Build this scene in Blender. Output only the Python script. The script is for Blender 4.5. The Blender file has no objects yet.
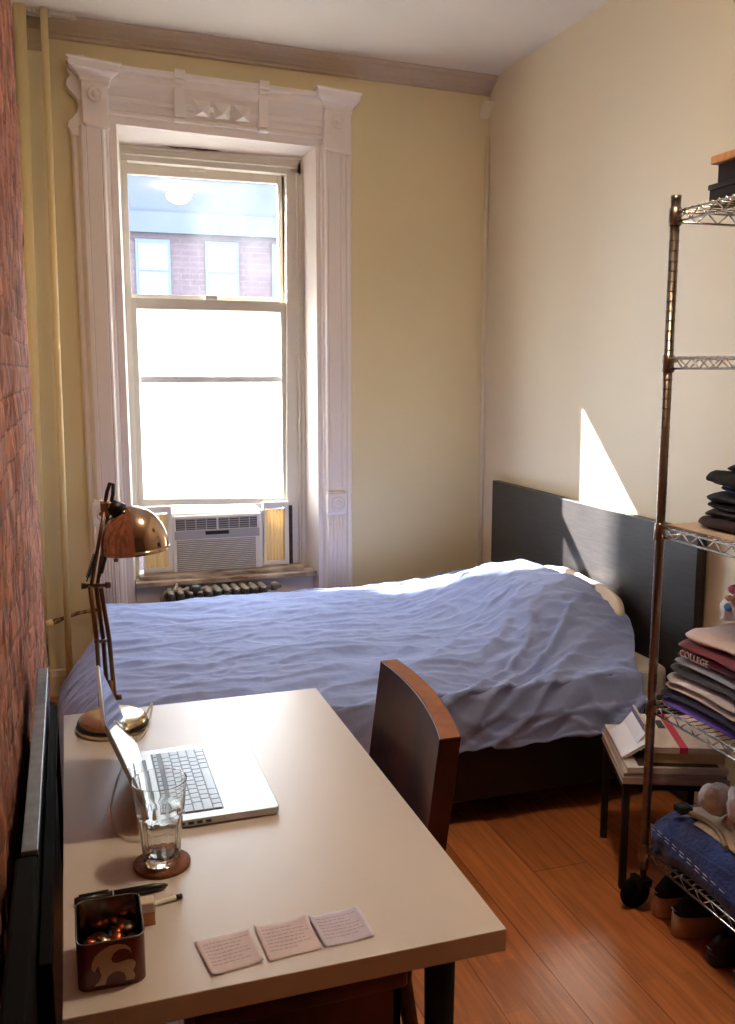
import bpy, bmesh, math, random
from math import sin, cos, pi, radians as R, sqrt, hypot, exp
from mathutils import Vector, Matrix, noise
random.seed(7)
S = bpy.context.scene
COL = S.collection

# ------------------------------------------------------------------ camera, light, exposure
FPX, PITCH, YAW = 920.0, math.atan(141/920.0), R(18.005)
CAM = Vector((0, 0, 1.56))
EYE = Vector((0, 0, 1.56))     # fixed survey point the measurements were taken from
fwd = Vector((sin(YAW)*cos(PITCH), cos(YAW)*cos(PITCH), -sin(PITCH)))
rgt = Vector((cos(YAW), -sin(YAW), 0))
upv = rgt.cross(fwd)
cam = bpy.data.objects.new('camera', bpy.data.cameras.new('camera'))
COL.objects.link(cam)
cam.matrix_world = Matrix.Translation(CAM) @ Matrix((rgt, upv, -fwd)).transposed().to_4x4()
cam.data.sensor_fit = 'VERTICAL'
cam.data.sensor_height = 36
cam.data.lens = 36*FPX/1024
cam.data.clip_start = 0.02
S.camera = cam

SKY = 4.0
SUN = 22.0
LAMP = 5.0
w = bpy.data.worlds.new('sky'); S.world = w; w.use_nodes = True
bg = w.node_tree.nodes['Background']
bg.inputs[0].default_value = (0.76, 0.88, 1.0, 1)
bg.inputs[1].default_value = SKY
sd = Vector((1.0, -1.04, -0.965)).normalized()
sun = bpy.data.objects.new('sun', bpy.data.lights.new('sun', 'SUN'))
sun.data.energy = SUN; sun.data.angle = R(0.6); sun.data.color = (1.0, 0.965, 0.91)
sun.rotation_euler = sd.to_track_quat('-Z', 'Y').to_euler(); sun.location = (-3, 8, 8)
COL.objects.link(sun)
por = bpy.data.objects.new('window_portal', bpy.data.lights.new('window_portal', 'AREA'))
por.data.shape = 'RECTANGLE'; por.data.size = 0.95; por.data.size_y = 1.8
por.data.cycles.is_portal = True
por.location = (0.72, 4.87, 1.7); por.rotation_euler = (R(-90), 0, 0)   # faces -Y, into the room
COL.objects.link(por)
S.view_settings.view_transform = 'Standard'
S.view_settings.look = 'None'
S.view_settings.gamma = 1
S.view_settings.use_curve_mapping = False
S.view_settings.exposure = 1.82
c_ = S.cycles
c_.use_denoising = True
c_.max_bounces = 12; c_.diffuse_bounces = 6; c_.glossy_bounces = 5; c_.transmission_bounces = 8; c_.transparent_max_bounces = 16
c_.sample_clamp_indirect = 6.0
c_.caustics_reflective = False; c_.caustics_refractive = False

def at_y(px, py, Y):
    d = fwd*FPX + rgt*(px-367.5) + upv*(512-py)
    return EYE + d*((Y-EYE.y)/d.y)
def at_x(px, py, X):
    d = fwd*FPX + rgt*(px-367.5) + upv*(512-py)
    return EYE + d*((X-EYE.x)/d.x)
def at_z(px, py, Z):
    d = fwd*FPX + rgt*(px-367.5) + upv*(512-py)
    return EYE + d*((Z-EYE.z)/d.z)

# ------------------------------------------------------------------ materials
MATS = {}
def lin(c):
    return tuple(((x/255)/12.92 if x/255 <= .04045 else ((x/255+.055)/1.055)**2.4) for x in c)
def mat(name, rgb, rough=.6, metal=0.0, var=0.0, vscale=8.0, bump=0.0, bscale=60.0, stretch=(1, 1, 1), spec=.5, sheen=0.0, coat=0.0, rgb2=None, detail=4.0):
    m = bpy.data.materials.new(name); m.use_nodes = True
    nt = m.node_tree; b = nt.nodes['Principled BSDF']
    c = lin(rgb)
    b.inputs['Base Color'].default_value = (*c, 1)
    b.inputs['Roughness'].default_value = rough
    b.inputs['Metallic'].default_value = metal
    b.inputs['Specular IOR Level'].default_value = spec
    if sheen: b.inputs['Sheen Weight'].default_value = sheen
    if coat: b.inputs['Coat Weight'].default_value = coat
    if var or bump:
        tc = nt.nodes.new('ShaderNodeTexCoord'); mp = nt.nodes.new('ShaderNodeMapping')
        mp.inputs['Scale'].default_value = stretch
        nt.links.new(tc.outputs['Object'], mp.inputs['Vector'])
        if var:
            n = nt.nodes.new('ShaderNodeTexNoise'); n.inputs['Scale'].default_value = vscale; n.inputs['Detail'].default_value = detail
            nt.links.new(mp.outputs[0], n.inputs['Vector'])
            cr = nt.nodes.new('ShaderNodeValToRGB')
            c2 = lin(rgb2) if rgb2 else tuple(x*(1-var) for x in c)
            cr.color_ramp.elements[0].position = .35; cr.color_ramp.elements[1].position = .65
            cr.color_ramp.elements[0].color = (*c2, 1); cr.color_ramp.elements[1].color = (*c, 1)
            nt.links.new(n.outputs['Fac'], cr.inputs[0]); nt.links.new(cr.outputs[0], b.inputs['Base Color'])
        if bump:
            n = nt.nodes.new('ShaderNodeTexNoise'); n.inputs['Scale'].default_value = bscale; n.inputs['Detail'].default_value = 5
            nt.links.new(mp.outputs[0], n.inputs['Vector'])
            bp = nt.nodes.new('ShaderNodeBump'); bp.inputs['Strength'].default_value = bump; bp.inputs['Distance'].default_value = .01
            nt.links.new(n.outputs['Fac'], bp.inputs['Height']); nt.links.new(bp.outputs[0], b.inputs['Normal'])
    MATS[name] = m
    return m
m_wall = mat('yellow_plaster', (228, 214, 172), .55, var=.05, vscale=1.5, bump=.12, bscale=9)
m_wallr = mat('daylit_plaster', (230, 219, 192), .5, var=.04, vscale=1.2, bump=.12, bscale=7)  # same paint as the back wall, made whiter for the cool daylight
m_ceil = mat('ceiling_paint', (226, 218, 206), .8, var=.05, vscale=2, bump=.15, bscale=10)
m_white = mat('white_gloss_paint', (236, 228, 222), .4, bump=.04, bscale=25, var=.03, vscale=5)
m_sash = mat('cream_aluminium', (214, 207, 194), .45, var=.04, vscale=9)
m_crown = mat('dusty_moulding', (196, 180, 160), .6, var=.12, vscale=3, bump=.1, bscale=20)
m_pipe = mat('yellow_pipe_paint', (234, 214, 158), .35, bump=.15, bscale=30)
m_dark = mat('dark_gap', (40, 34, 30), .8)
m_sill = mat('worn_sill_paint', (214, 200, 180), .6, var=.4, vscale=7, stretch=(1, 3, 3), rgb2=(110, 84, 58), bump=.3, bscale=40)
m_ac = mat('white_plastic', (232, 229, 222), .4)
m_acg = mat('grey_plastic', (176, 176, 176), .4)
m_acd = mat('dark_louvre_plastic', (92, 90, 84), .5)
m_black = mat('black_plastic', (18, 18, 19), .35)
m_accord = mat('accordion_vinyl', (240, 222, 176), .5)
_nt = m_accord.node_tree; _tl = _nt.nodes.new('ShaderNodeBsdfTranslucent'); _tl.inputs[0].default_value = (.82, .68, .42, 1); _mx = _nt.nodes.new('ShaderNodeMixShader'); _mx.inputs[0].default_value = .22
_nt.links.new(_nt.nodes['Principled BSDF'].outputs[0], _mx.inputs[1]); _nt.links.new(_tl.outputs[0], _mx.inputs[2]); _nt.links.new(_mx.outputs[0], _nt.nodes['Material Output'].inputs['Surface'])
m_iron = mat('dark_cast_iron', (58, 56, 56), .45, metal=.3, bump=.2)
m_irontop = mat('silver_radiator_paint', (150, 134, 116), .45, metal=.3, var=.5, vscale=30)
m_silver = mat('satin_aluminium', (190, 190, 192), .38, metal=.55)
m_key = mat('key_sheen', (140, 148, 164), .3)  # black keys coloured gray-blue for the light they reflect
m_keybed = mat('keyboard_tray', (70, 74, 84), .4)
m_screen = mat('glass_screen', (12, 12, 14), .04, spec=1.0, coat=1.0)
m_brass = mat('champagne_brass', (200, 178, 158), .12, metal=1.0)
m_brassr = mat('satin_brass_rod', (120, 92, 70), .3, metal=1.0)
m_basem = mat('brushed_nickel', (206, 184, 150), .25, metal=1.0)
m_desk = mat('white_laminate', (206, 198, 193), .36, var=.02, vscale=3, bump=.02, bscale=200)
m_deskedge = mat('laminate_edge', (214, 196, 172), .4)
m_legb = mat('black_steel', (22, 21, 22), .4, metal=.4)
m_hb = mat('black_brown_ash', (46, 42, 42), .42, var=.4, vscale=10, stretch=(1, 1, 14), bump=.12, bscale=40, rgb2=(32, 30, 31))
m_frame = mat('bed_black_wood', (26, 24, 24), .5)
m_chair = mat('mahogany_plywood', (92, 42, 26), .42, var=.5, vscale=6, stretch=(1, 1.5, .6), rgb2=(50, 22, 15), spec=.3)
m_chairedge = mat('chair_edge', (150, 92, 56), .4, var=.3, vscale=30, stretch=(1, 1, 12))
m_post = mat('zinc_post', (150, 138, 128), .28, metal=1.0, bump=.05)
m_wire = mat('chrome_wire', (205, 203, 200), .22, metal=1.0)
m_liner = mat('beige_shelf_liner', (206, 184, 162), .6)
m_rubber = mat('black_rubber', (14, 13, 13), .9, spec=.15)
m_paper = mat('receipt_paper', (214, 200, 206), .8, var=.08, vscale=40)
m_paperb = mat('bluish_receipt_paper', (204, 200, 222), .8, var=.08, vscale=40)
m_ink = mat('faded_ink', (172, 158, 172), .8)
m_cork = mat('brown_cork', (132, 78, 44), .8, var=.4, vscale=90, bump=.3, bscale=150)
m_tin = mat('dark_red_enamel', (92, 20, 18), .3, coat=.3)
m_tinin = mat('tin_inside', (120, 116, 112), .25, metal=1.0)
m_cream = mat('cream_print', (190, 164, 134), .5)
m_copper = mat('copper_coin', (196, 108, 66), .35, metal=1.0)
m_nickel = mat('nickel_coin', (190, 184, 172), .35, metal=1.0)
m_pillow = mat('cream_pillowcase', (232, 220, 204), .85, bump=.1, bscale=30)
m_frameg = mat('gray_painted_edge', (126, 134, 146), .35, var=.35, vscale=30)
m_crate = mat('worn_pine', (146, 86, 48), .6, var=.4, vscale=8, stretch=(6, 6, 1))
m_cord = mat('cord', (196, 190, 180), .5)
m_shoew = mat('tan_rubber_sole', (188, 158, 132), .6, var=.15, vscale=20)
m_shoeb = mat('black_canvas', (22, 20, 22), .8)
m_shoed = mat('dark_brown_leather', (38, 22, 18), .4)
m_table = mat('dark_stool_wood', (26, 17, 13), .6)

def cloth(name, rgb, rgb2=None, var=.12, vs=18, sheen=.2, bump=.25, bs=120):
    return mat(name, rgb, .9, var=var, vscale=vs, bump=bump, bscale=bs, sheen=sheen, rgb2=rgb2)
m_sheet = cloth('blue_cotton', (142, 158, 208), var=.04, vs=3, sheen=.1, bump=.5, bs=14)

def mat_wood_floor():
    m = bpy.data.materials.new('orange_laminate'); m.use_nodes = True
    nt = m.node_tree; b = nt.nodes['Principled BSDF']
    N = nt.nodes.new; L = nt.links.new
    tc = N('ShaderNodeTexCoord')
    mp = N('ShaderNodeMapping'); mp.inputs['Rotation'].default_value = (0, 0, R(90)); L(tc.outputs['Object'], mp.inputs['Vector'])
    br = N('ShaderNodeTexBrick'); br.offset = .37; br.inputs['Scale'].default_value = 1.0
    br.inputs['Brick Width'].default_value = 1.2; br.inputs['Row Height'].default_value = .19
    br.inputs['Mortar Size'].default_value = .0016; br.inputs['Mortar Smooth'].default_value = .2
    br.inputs['Color1'].default_value = (*lin((216, 142, 90)), 1); br.inputs['Color2'].default_value = (*lin((198, 122, 74)), 1)
    br.inputs['Mortar'].default_value = (*lin((120, 64, 34)), 1)
    L(mp.outputs[0], br.inputs['Vector'])
    br2 = N('ShaderNodeTexBrick'); br2.offset = .41; br2.inputs['Brick Width'].default_value = .46; br2.inputs['Row Height'].default_value = .0633
    br2.inputs['Scale'].default_value = 1; br2.inputs['Mortar Size'].default_value = 0
    br2.inputs['Color1'].default_value = (.82, .82, .82, 1); br2.inputs['Color2'].default_value = (1.06, 1.02, 1, 1)
    L(mp.outputs[0], br2.inputs['Vector'])
    mx = N('ShaderNodeMixRGB'); mx.blend_type = 'MULTIPLY'; mx.inputs[0].default_value = 1
    L(br.outputs['Color'], mx.inputs[1]); L(br2.outputs['Color'], mx.inputs[2])
    mg = N('ShaderNodeMapping'); mg.inputs['Scale'].default_value = (34, 2.2, 1); L(tc.outputs['Object'], mg.inputs['Vector'])
    ns = N('ShaderNodeTexNoise'); ns.inputs['Scale'].default_value = 1.6; ns.inputs['Detail'].default_value = 6; ns.inputs['Distortion'].default_value = .6
    L(mg.outputs[0], ns.inputs['Vector'])
    cr = N('ShaderNodeValToRGB'); cr.color_ramp.elements[0].position = .35; cr.color_ramp.elements[1].position = .7
    cr.color_ramp.elements[0].color = (.66, .60, .55, 1); cr.color_ramp.elements[1].color = (1.08, 1.05, 1, 1)
    L(ns.outputs['Fac'], cr.inputs[0])
    m2 = N('ShaderNodeMixRGB'); m2.blend_type = 'MULTIPLY'; m2.inputs[0].default_value = .8
    L(mx.outputs[0], m2.inputs[1]); L(cr.outputs[0], m2.inputs[2])
    L(m2.outputs[0], b.inputs['Base Color'])
    b.inputs['Roughness'].default_value = .3
    bp = N('ShaderNodeBump'); bp.inputs['Strength'].default_value = .08; bp.inputs['Distance'].default_value = .01
    L(ns.outputs['Fac'], bp.inputs['Height']); L(bp.outputs[0], b.inputs['Normal'])
    return m
m_floor = mat_wood_floor()

def mat_brick(name, c1, c2, mortar, bw, rh, ms, bumpy=1.0, axes=None, rough=.9):
    m = bpy.data.materials.new(name); m.use_nodes = True
    nt = m.node_tree; b = nt.nodes['Principled BSDF']; N = nt.nodes.new; L = nt.links.new
    tc = N('ShaderNodeTexCoord'); sp = N('ShaderNodeSeparateXYZ'); cb = N('ShaderNodeCombineXYZ')
    L(tc.outputs['Object'], sp.inputs[0])
    a = axes or ('Y', 'Z')
    L(sp.outputs[a[0]], cb.inputs['X']); L(sp.outputs[a[1]], cb.inputs['Y'])
    br = N('ShaderNodeTexBrick'); br.inputs['Scale'].default_value = 1
    br.inputs['Brick Width'].default_value = bw; br.inputs['Row Height'].default_value = rh
    br.inputs['Mortar Size'].default_value = ms; br.inputs['Mortar Smooth'].default_value = .4
    br.inputs['Color1'].default_value = (*lin(c1), 1); br.inputs['Color2'].default_value = (*lin(c2), 1); br.inputs['Mortar'].default_value = (*lin(mortar), 1)
    L(cb.outputs[0], br.inputs['Vector'])
    ns = N('ShaderNodeTexNoise'); ns.inputs['Scale'].default_value = 9; ns.inputs['Detail'].default_value = 8
    ms_ = N('ShaderNodeMapping'); ms_.inputs['Scale'].default_value = (1, 1, .35 if bumpy == 1 else 1); L(tc.outputs['Object'], ms_.inputs['Vector']); L(ms_.outputs[0], ns.inputs['Vector'])
    cr = N('ShaderNodeValToRGB'); cr.color_ramp.elements[0].position = .36; cr.color_ramp.elements[1].position = .66
    cr.color_ramp.elements[0].color = (.42, .38, .36, 1); cr.color_ramp.elements[1].color = (1.15, 1.08, 1.02, 1)
    L(ns.outputs['Fac'], cr.inputs[0])
    mx = N('ShaderNodeMixRGB'); mx.blend_type = 'MULTIPLY'; mx.inputs[0].default_value = .75*bumpy
    n2 = N('ShaderNodeTexNoise'); n2.inputs['Scale'].default_value = 22; n2.inputs['Detail'].default_value = 6; L(ms_.outputs[0], n2.inputs['Vector'])
    c2r = N('ShaderNodeValToRGB'); c2r.color_ramp.elements[0].position = .40; c2r.color_ramp.elements[1].position = .56
    c2r.color_ramp.elements[0].color = (.45, .40, .36, 1); c2r.color_ramp.elements[1].color = (1, 1, 1, 1); L(n2.outputs['Fac'], c2r.inputs[0])
    mx0 = N('ShaderNodeMixRGB'); mx0.blend_type = 'MULTIPLY'; mx0.inputs[0].default_value = min(1, bumpy*.9); L(br.outputs['Color'], mx0.inputs[1]); L(c2r.outputs[0], mx0.inputs[2])
    L(mx0.outputs[0], mx.inputs[1]); L(cr.outputs[0], mx.inputs[2]); L(mx.outputs[0], b.inputs['Base Color'])
    b.inputs['Roughness'].default_value = rough
    bp = N('ShaderNodeBump'); bp.inputs['Strength'].default_value = .8*bumpy; bp.inputs['Distance'].default_value = .01
    L(ns.outputs['Fac'], bp.inputs['Height']); L(bp.outputs[0], b.inputs['Normal'])
    return m
m_brick = mat_brick('rough_red_brick', (196, 134, 106), (176, 112, 86), (150, 100, 80), .21, .075, .004)
m_facade = mat_brick('pale_brick_facade', (86, 70, 76), (80, 64, 70), (88, 78, 82), .5, .16, .02, .3, ('X', 'Z'))

def mat_pane(name, haze, tint, gloss=.10):
    """Dirty glass: clear glass seen through, a film of dust that glows when the sun strikes it, and a mirror share."""
    m = bpy.data.materials.new(name); m.use_nodes = True
    nt = m.node_tree; N = nt.nodes.new; L = nt.links.new
    nt.nodes.remove(nt.nodes['Principled BSDF']); out = nt.nodes['Material Output']
    tr = N('ShaderNodeBsdfTransparent'); tl = N('ShaderNodeBsdfTranslucent'); tl.inputs[0].default_value = (*tint, 1)
    gl = N('ShaderNodeBsdfGlossy'); gl.inputs['Roughness'].default_value = .01
    tc = N('ShaderNodeTexCoord'); ns = N('ShaderNodeTexNoise'); ns.inputs['Scale'].default_value = 5; ns.inputs['Detail'].default_value = 6
    L(tc.outputs['Object'], ns.inputs['Vector'])
    mr = N('ShaderNodeMapRange'); mr.inputs[1].default_value = .3; mr.inputs[2].default_value = .7
    mr.inputs[3].default_value = haze*.45; mr.inputs[4].default_value = min(1, haze*1.5)
    L(ns.outputs['Fac'], mr.inputs[0])
    a = N('ShaderNodeMixShader'); L(mr.outputs[0], a.inputs[0]); L(tr.outputs[0], a.inputs[1]); L(tl.outputs[0], a.inputs[2])
    g = N('ShaderNodeMixShader'); g.inputs[0].default_value = gloss; L(a.outputs[0], g.inputs[1]); L(gl.outputs[0], g.inputs[2])
    L(g.outputs[0], out.inputs['Surface'])
    return m
m_pane_up = mat_pane('dusty_upper_glass', .022, (.86, .92, 1.0))
m_pane_lo = mat_pane('frosted_lower_glass', .62, (.93, .97, 1.0), .05)

def mat_glass(name, rough=.0, ior=1.5):
    m = bpy.data.materials.new(name); m.use_nodes = True
    b = m.node_tree.nodes['Principled BSDF']
    b.inputs['Base Color'].default_value = (.97, .98, .96, 1); b.inputs['Roughness'].default_value = rough
    b.inputs['Transmission Weight'].default_value = 1; b.inputs['IOR'].default_value = ior
    return m
m_glass = mat_glass('clear_glass')
def mat_emit(name, col, st):
    m = bpy.data.materials.new(name); m.use_nodes = True
    b = m.node_tree.nodes['Principled BSDF']
    b.inputs['Base Color'].default_value = (*col, 1); b.inputs['Emission Color'].default_value = (*col, 1); b.inputs['Emission Strength'].default_value = st
    return m

# ------------------------------------------------------------------ mesh helpers
class MB:
    def __init__(s): s.v = []; s.f = []; s.sm = []
    def add(s, vs, fs, smooth=False):
        o = len(s.v); s.v += [Vector(p) for p in vs]; s.f += [[i+o for i in f] for f in fs]; s.sm += [smooth]*len(fs); return s
    def box(s, a, b):
        x0, x1 = sorted((a[0], b[0])); y0, y1 = sorted((a[1], b[1])); z0, z1 = sorted((a[2], b[2]))
        return s.add([(x0, y0, z0), (x1, y0, z0), (x1, y1, z0), (x0, y1, z0), (x0, y0, z1), (x1, y0, z1), (x1, y1, z1), (x0, y1, z1)],
                     [(0, 3, 2, 1), (4, 5, 6, 7), (0, 1, 5, 4), (1, 2, 6, 5), (2, 3, 7, 6), (3, 0, 4, 7)])
    def hexa(s, p):   # eight corners: bottom ring of four, top ring of four
        return s.add(p, [(0, 3, 2, 1), (4, 5, 6, 7), (0, 1, 5, 4), (1, 2, 6, 5), (2, 3, 7, 6), (3, 0, 4, 7)])
    def prism(s, poly, a, b, fn, smooth=False):   # poly in 2-D, extruded a..b; fn(u, v, w) -> point
        n = len(poly)
        vs = [fn(u, v, a) for u, v in poly]+[fn(u, v, b) for u, v in poly]
        fs = [[i, (i+1) % n, n+(i+1) % n, n+i] for i in range(n)]
        s.add(vs, fs, smooth); s.add(vs, [list(range(n))[::-1], list(range(n, 2*n))])
        return s
    def tube(s, pts, r, n=10, smooth=True, caps=True, closed=False):
        pts = [Vector(p) for p in pts]; m = len(pts)
        rr = r if isinstance(r, (list, tuple)) else [r]*m
        vs = []; prev = None
        for i, p in enumerate(pts):
            if closed: t = pts[(i+1) % m]-pts[i-1]
            else: t = pts[min(i+1, m-1)]-pts[max(i-1, 0)]
            t.normalize()
            if prev is None:
                a = Vector((0, 0, 1)) if abs(t.z) < .9 else Vector((1, 0, 0)); u = t.cross(a).normalized()
            else:
                u = (prev-t*prev.dot(t)).normalized()
            prev = u; q = t.cross(u)
            for k in range(n):
                an = 2*pi*k/n; vs.append(p+(u*cos(an)+q*sin(an))*rr[i])
        fs = []
        for i in range(m if closed else m-1):
            for k in range(n):
                j = (i+1) % m
                fs.append([i*n+k, i*n+(k+1) % n, j*n+(k+1) % n, j*n+k])
        s.add(vs, fs, smooth)
        if caps and not closed:
            s.add(vs[:n], [list(range(n))[::-1]]); s.add(vs[-n:], [list(range(n))])
        return s
    def lathe(s, prof, c=(0, 0, 0), ax='Z', n=32, smooth=True, M=None):   # prof: (radius, height)
        vs = []
        for r, h in prof:
            for k in range(n):
                a = 2*pi*k/n
                p = Vector((r*cos(a), r*sin(a), h))
                if ax == 'X': p = Vector((p.z, p.x, p.y))
                if ax == 'Y': p = Vector((p.x, p.z, p.y))
                if M: p = M @ p
                vs.append(p+Vector(c))
        fs = [[i*n+k, i*n+(k+1) % n, (i+1)*n+(k+1) % n, (i+1)*n+k] for i in range(len(prof)-1) for k in range(n)]
        return s.add(vs, fs, smooth)
    def grid(s, fn, nu, nv, smooth=True, wrap=False):
        vs = [fn(i/nu, j/nv) for i in range(nu+1) for j in range(nv+1)]
        fs = [[i*(nv+1)+j, (i+1)*(nv+1)+j, (i+1)*(nv+1)+j+1, i*(nv+1)+j+1] for i in range(nu) for j in range(nv)]
        return s.add(vs, fs, smooth)
    def build(s, name, m, parent=None, bevel=0, seg=2, solid=0, merge=False, local=False):
        me = bpy.data.meshes.new(name)
        vs = s.v
        o = bpy.data.objects.new(name, me)
        off = Vector((0, 0, 0))
        if parent is not None:
            o.parent = parent
            if not local:
                p = parent
                while p: off += p.location; p = p.parent
        elif not local:
            xs = [v.x for v in vs]; ys = [v.y for v in vs]; zs = [v.z for v in vs]
            off = Vector(((min(xs)+max(xs))/2, (min(ys)+max(ys))/2, min(zs))); o.location = off
        me.from_pydata([v-off for v in vs], [], s.f)
        me.polygons.foreach_set('use_smooth', s.sm)
        bm = bmesh.new(); bm.from_mesh(me)
        bmesh.ops.remove_doubles(bm, verts=bm.verts, dist=1e-6)
        bmesh.ops.recalc_face_normals(bm, faces=bm.faces)
        bm.to_mesh(me); bm.free()
        me.materials.append(m); me.update()
        COL.objects.link(o)
        if solid:
            md = o.modifiers.new('thick', 'SOLIDIFY'); md.thickness = solid; md.offset = -1
        if bevel:
            md = o.modifiers.new('bevel', 'BEVEL'); md.width = bevel; md.segments = seg; md.limit_method = 'ANGLE'; md.angle_limit = R(40)
            md.harden_normals = False
        return o
def tag(o, label=None, cat=None, group=None, kind=None):
    if label: o['label'] = label
    if cat: o['category'] = cat
    if group: o['group'] = group
    if kind: o['kind'] = kind
    return o
def thing(name, loc, label, cat, group=None, kind=None):
    o = bpy.data.objects.new(name, None); o.location = loc; o.empty_display_size = .1
    COL.objects.link(o); bpy.context.view_layer.update()
    return tag(o, label, cat, group, kind)
def st(o, label=None): o['kind'] = 'structure'; return tag(o, label)
def nz(x, y, z, s=1.0): return noise.noise(Vector((x*s, y*s, z*s)))
def fbm(x, y, z, s=1.0, o=4): return noise.fractal(Vector((x*s, y*s, z*s)), 1.0, 2.0, o)
def smooth(a, b, x):
    t = min(1, max(0, (x-a)/(b-a))); return t*t*(3-2*t)

# ------------------------------------------------------------------ room shell
XR, YB, XL, YF = 2.135, 4.545, -.42, -1.9     # right wall, back wall, recess wall, wall behind the camera
BX, BY = -.13, 3.9                             # brick face and where it ends
def zc(x): return 3.080-.027*x           # the old ceiling sags a little to the right
st(MB().box((-1.3, YF-.2, -.12), (XR+.2, YB+.35, 0)).build('floor', m_floor, local=True))
mb = MB(); x0, x1 = -1.3, XR+.2
mb.hexa([(x0, YF-.2, zc(x0)), (x1, YF-.2, zc(x1)), (x1, YB+.35, zc(x1)), (x0, YB+.35, zc(x0)),
         (x0, YF-.2, 3.4), (x1, YF-.2, 3.4), (x1, YB+.35, 3.4), (x0, YB+.35, 3.4)])
st(mb.build('ceiling', m_ceil))
# back wall around the window opening
WL, WR, WB, WTL, WTR = .27, 1.215, .0, 2.70, 2.66
mb = MB()
mb.box((-1.3, YB, 0), (WL, YB+.3, 3.3)); mb.box((WR, YB, 0), (XR+.2, YB+.3, 3.3))
mb.hexa([(WL, YB, WTL), (WR, YB, WTR), (WR, YB+.3, WTR), (WL, YB+.3, WTL), (WL, YB, 3.3), (WR, YB, 3.3), (WR, YB+.3, 3.3), (WL, YB+.3, 3.3)])
mb.box((WL, YB+.13, 0), (WR, YB+.3, .53))
st(mb.build('wall_back', m_wall))
st(MB().box((XR, YF-.2, 0), (XR+.2, YB+.3, 3.3)).build('wall_right', m_wallr))
st(MB().box((-1.3, YF-.2, 0), (XR+.2, YF, 3.3)).build('wall_front', mat('bounce_cut_brown', (120, 98, 80), .7)))  # unseen wall, browned to cut the light bounced from behind the camera
st(MB().box((XL-.2, BY-.1, 0), (XL, YB, 3.3)).build('wall_recess', m_wall))
# brick chimney breast along the left, its face really rough
def brickdisp(y, z):
    row = int(z//.075); fy = (y/.21+.5*(row % 2)) % 1; fz = (z/.075) % 1
    m_ = min(min(fy, 1-fy)*.21, min(fz, 1-fz)*.075)
    g = -.003*exp(-(m_/.006)**2)
    return g+.010*fbm(y, z*.5, 3.1, 6)+.007*nz(y*30, z*9, .3)
mb = MB()
ny, nzz = 420, 260
def bf(u, v):
    y = YF+(BY-YF)*u; z = 3.3*v
    return (BX+brickdisp(y, z), y+(.015*fbm(1, z, y, 6) if u > .998 else 0), z)
mb.grid(bf, ny, nzz, smooth=False)
def be(u, v):
    z = 3.3*v; x = BX-.45*u
    return (BX+brickdisp(BY, z) if u == 0 else x, BY+.015*fbm(1, z, BY, 6)+(brickdisp(x, z) if u > 0 else 0), z)
mb.grid(be, 20, nzz, smooth=False)
mb.box((-1.25, YF, 0), (BX-.06, BY-.08, 3.3))
st(mb.build('wall_left', m_brick, local=True))
# crown moulding on the back wall
def crown_pt(u, v, x): return (x, YB-u, zc(x)-v)
prof = [(0, 0), (.105, 0), (.105, .007), (.088, .016), (.088, .022), (.055, .033), (.035, .048), (.035, .053), (.018, .058), (.018, .070), (0, .073)]
mb = MB(); mb.prism(prof, -.02, XR, crown_pt)
st(mb.build('trim_1', m_crown, bevel=.002))
mb = MB(); mb.prism([(0, 0), (.035, 0), (.035, .05), (.02, .10), (0, .13)], XL, -.02, crown_pt)
st(mb.build('trim_2', mat('bare_grey_plaster', (196, 176, 138), .8, var=.15, vscale=12)))
mb = MB()   # broken plaster edge round the pipes
random.seed(3)
ring = []
for i in range(26):
    a = i/25; x = -.20+.30*a
    mb.lathe([(0, 0), (.012+.010*random.random(), .0), (.014, .016), (0, .020)], (x, YB-.125+.02*random.random(), zc(x)-.016), n=7)
st(mb.build('trim_3', m_ceil))
# small plaster corbel in the right corner, and a thin corner bead under it
mb = MB()
mb.prism([(0, 0), (.050, 0), (.050, .015), (.038, .03), (.016, .06), (0, .075)], XR-.055, XR, lambda u, v, x: (x, YB-u, 2.915-v))
st(mb.build('trim_4', m_wallr, bevel=.004))
mb = MB(); mb.tube([(XR-.012, YB-.012, .0), (XR-.012, YB-.012, 2.75)], .012, 8); st(mb.build('trim_5', m_wallr))
# baseboards
bprof = [(0, 0), (.018, 0), (.018, .10), (.010, .125), (0, .135)]
mb = MB(); mb.prism(bprof, XL, WL-.25, lambda u, v, x: (x, YB-u, v)); mb.prism(bprof, WR+.2, XR, lambda u, v, x: (x, YB-u, v))
st(mb.build('baseboard_back', mat('cream_baseboard', (206, 190, 160), .5), bevel=.002))
mb = MB(); mb.prism(bprof, YF, YB, lambda u, v, y: (XR-u, y, v)); st(mb.build('baseboard_right', m_white, bevel=.002))

# ------------------------------------------------------------------ window with its Victorian casing
win = bpy.data.objects.new('window_1', None); win.location = (.74, YB, 0); COL.objects.link(win); win['kind'] = 'structure'
tag(win, 'tall sash window in a fluted white casing above the radiator')
bpy.context.view_layer.update()
SL = -.035    # the slope of the sagging head
def hz(z, x): return z+SL*(x-.2)      # z of a head line at x
def wbox(mb, xa, xb, ya, yb, za, zb, slant=True):
    f = (lambda z, x: hz(z, x)) if slant else (lambda z, x: z)
    return mb.hexa([(xa, ya, f(za, xa)), (xb, ya, f(za, xb)), (xb, yb, f(za, xb)), (xa, yb, f(za, xa)),
                    (xa, ya, f(zb, xa)), (xb, ya, f(zb, xb)), (xb, yb, f(zb, xb)), (xa, yb, f(zb, xa))])
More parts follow.
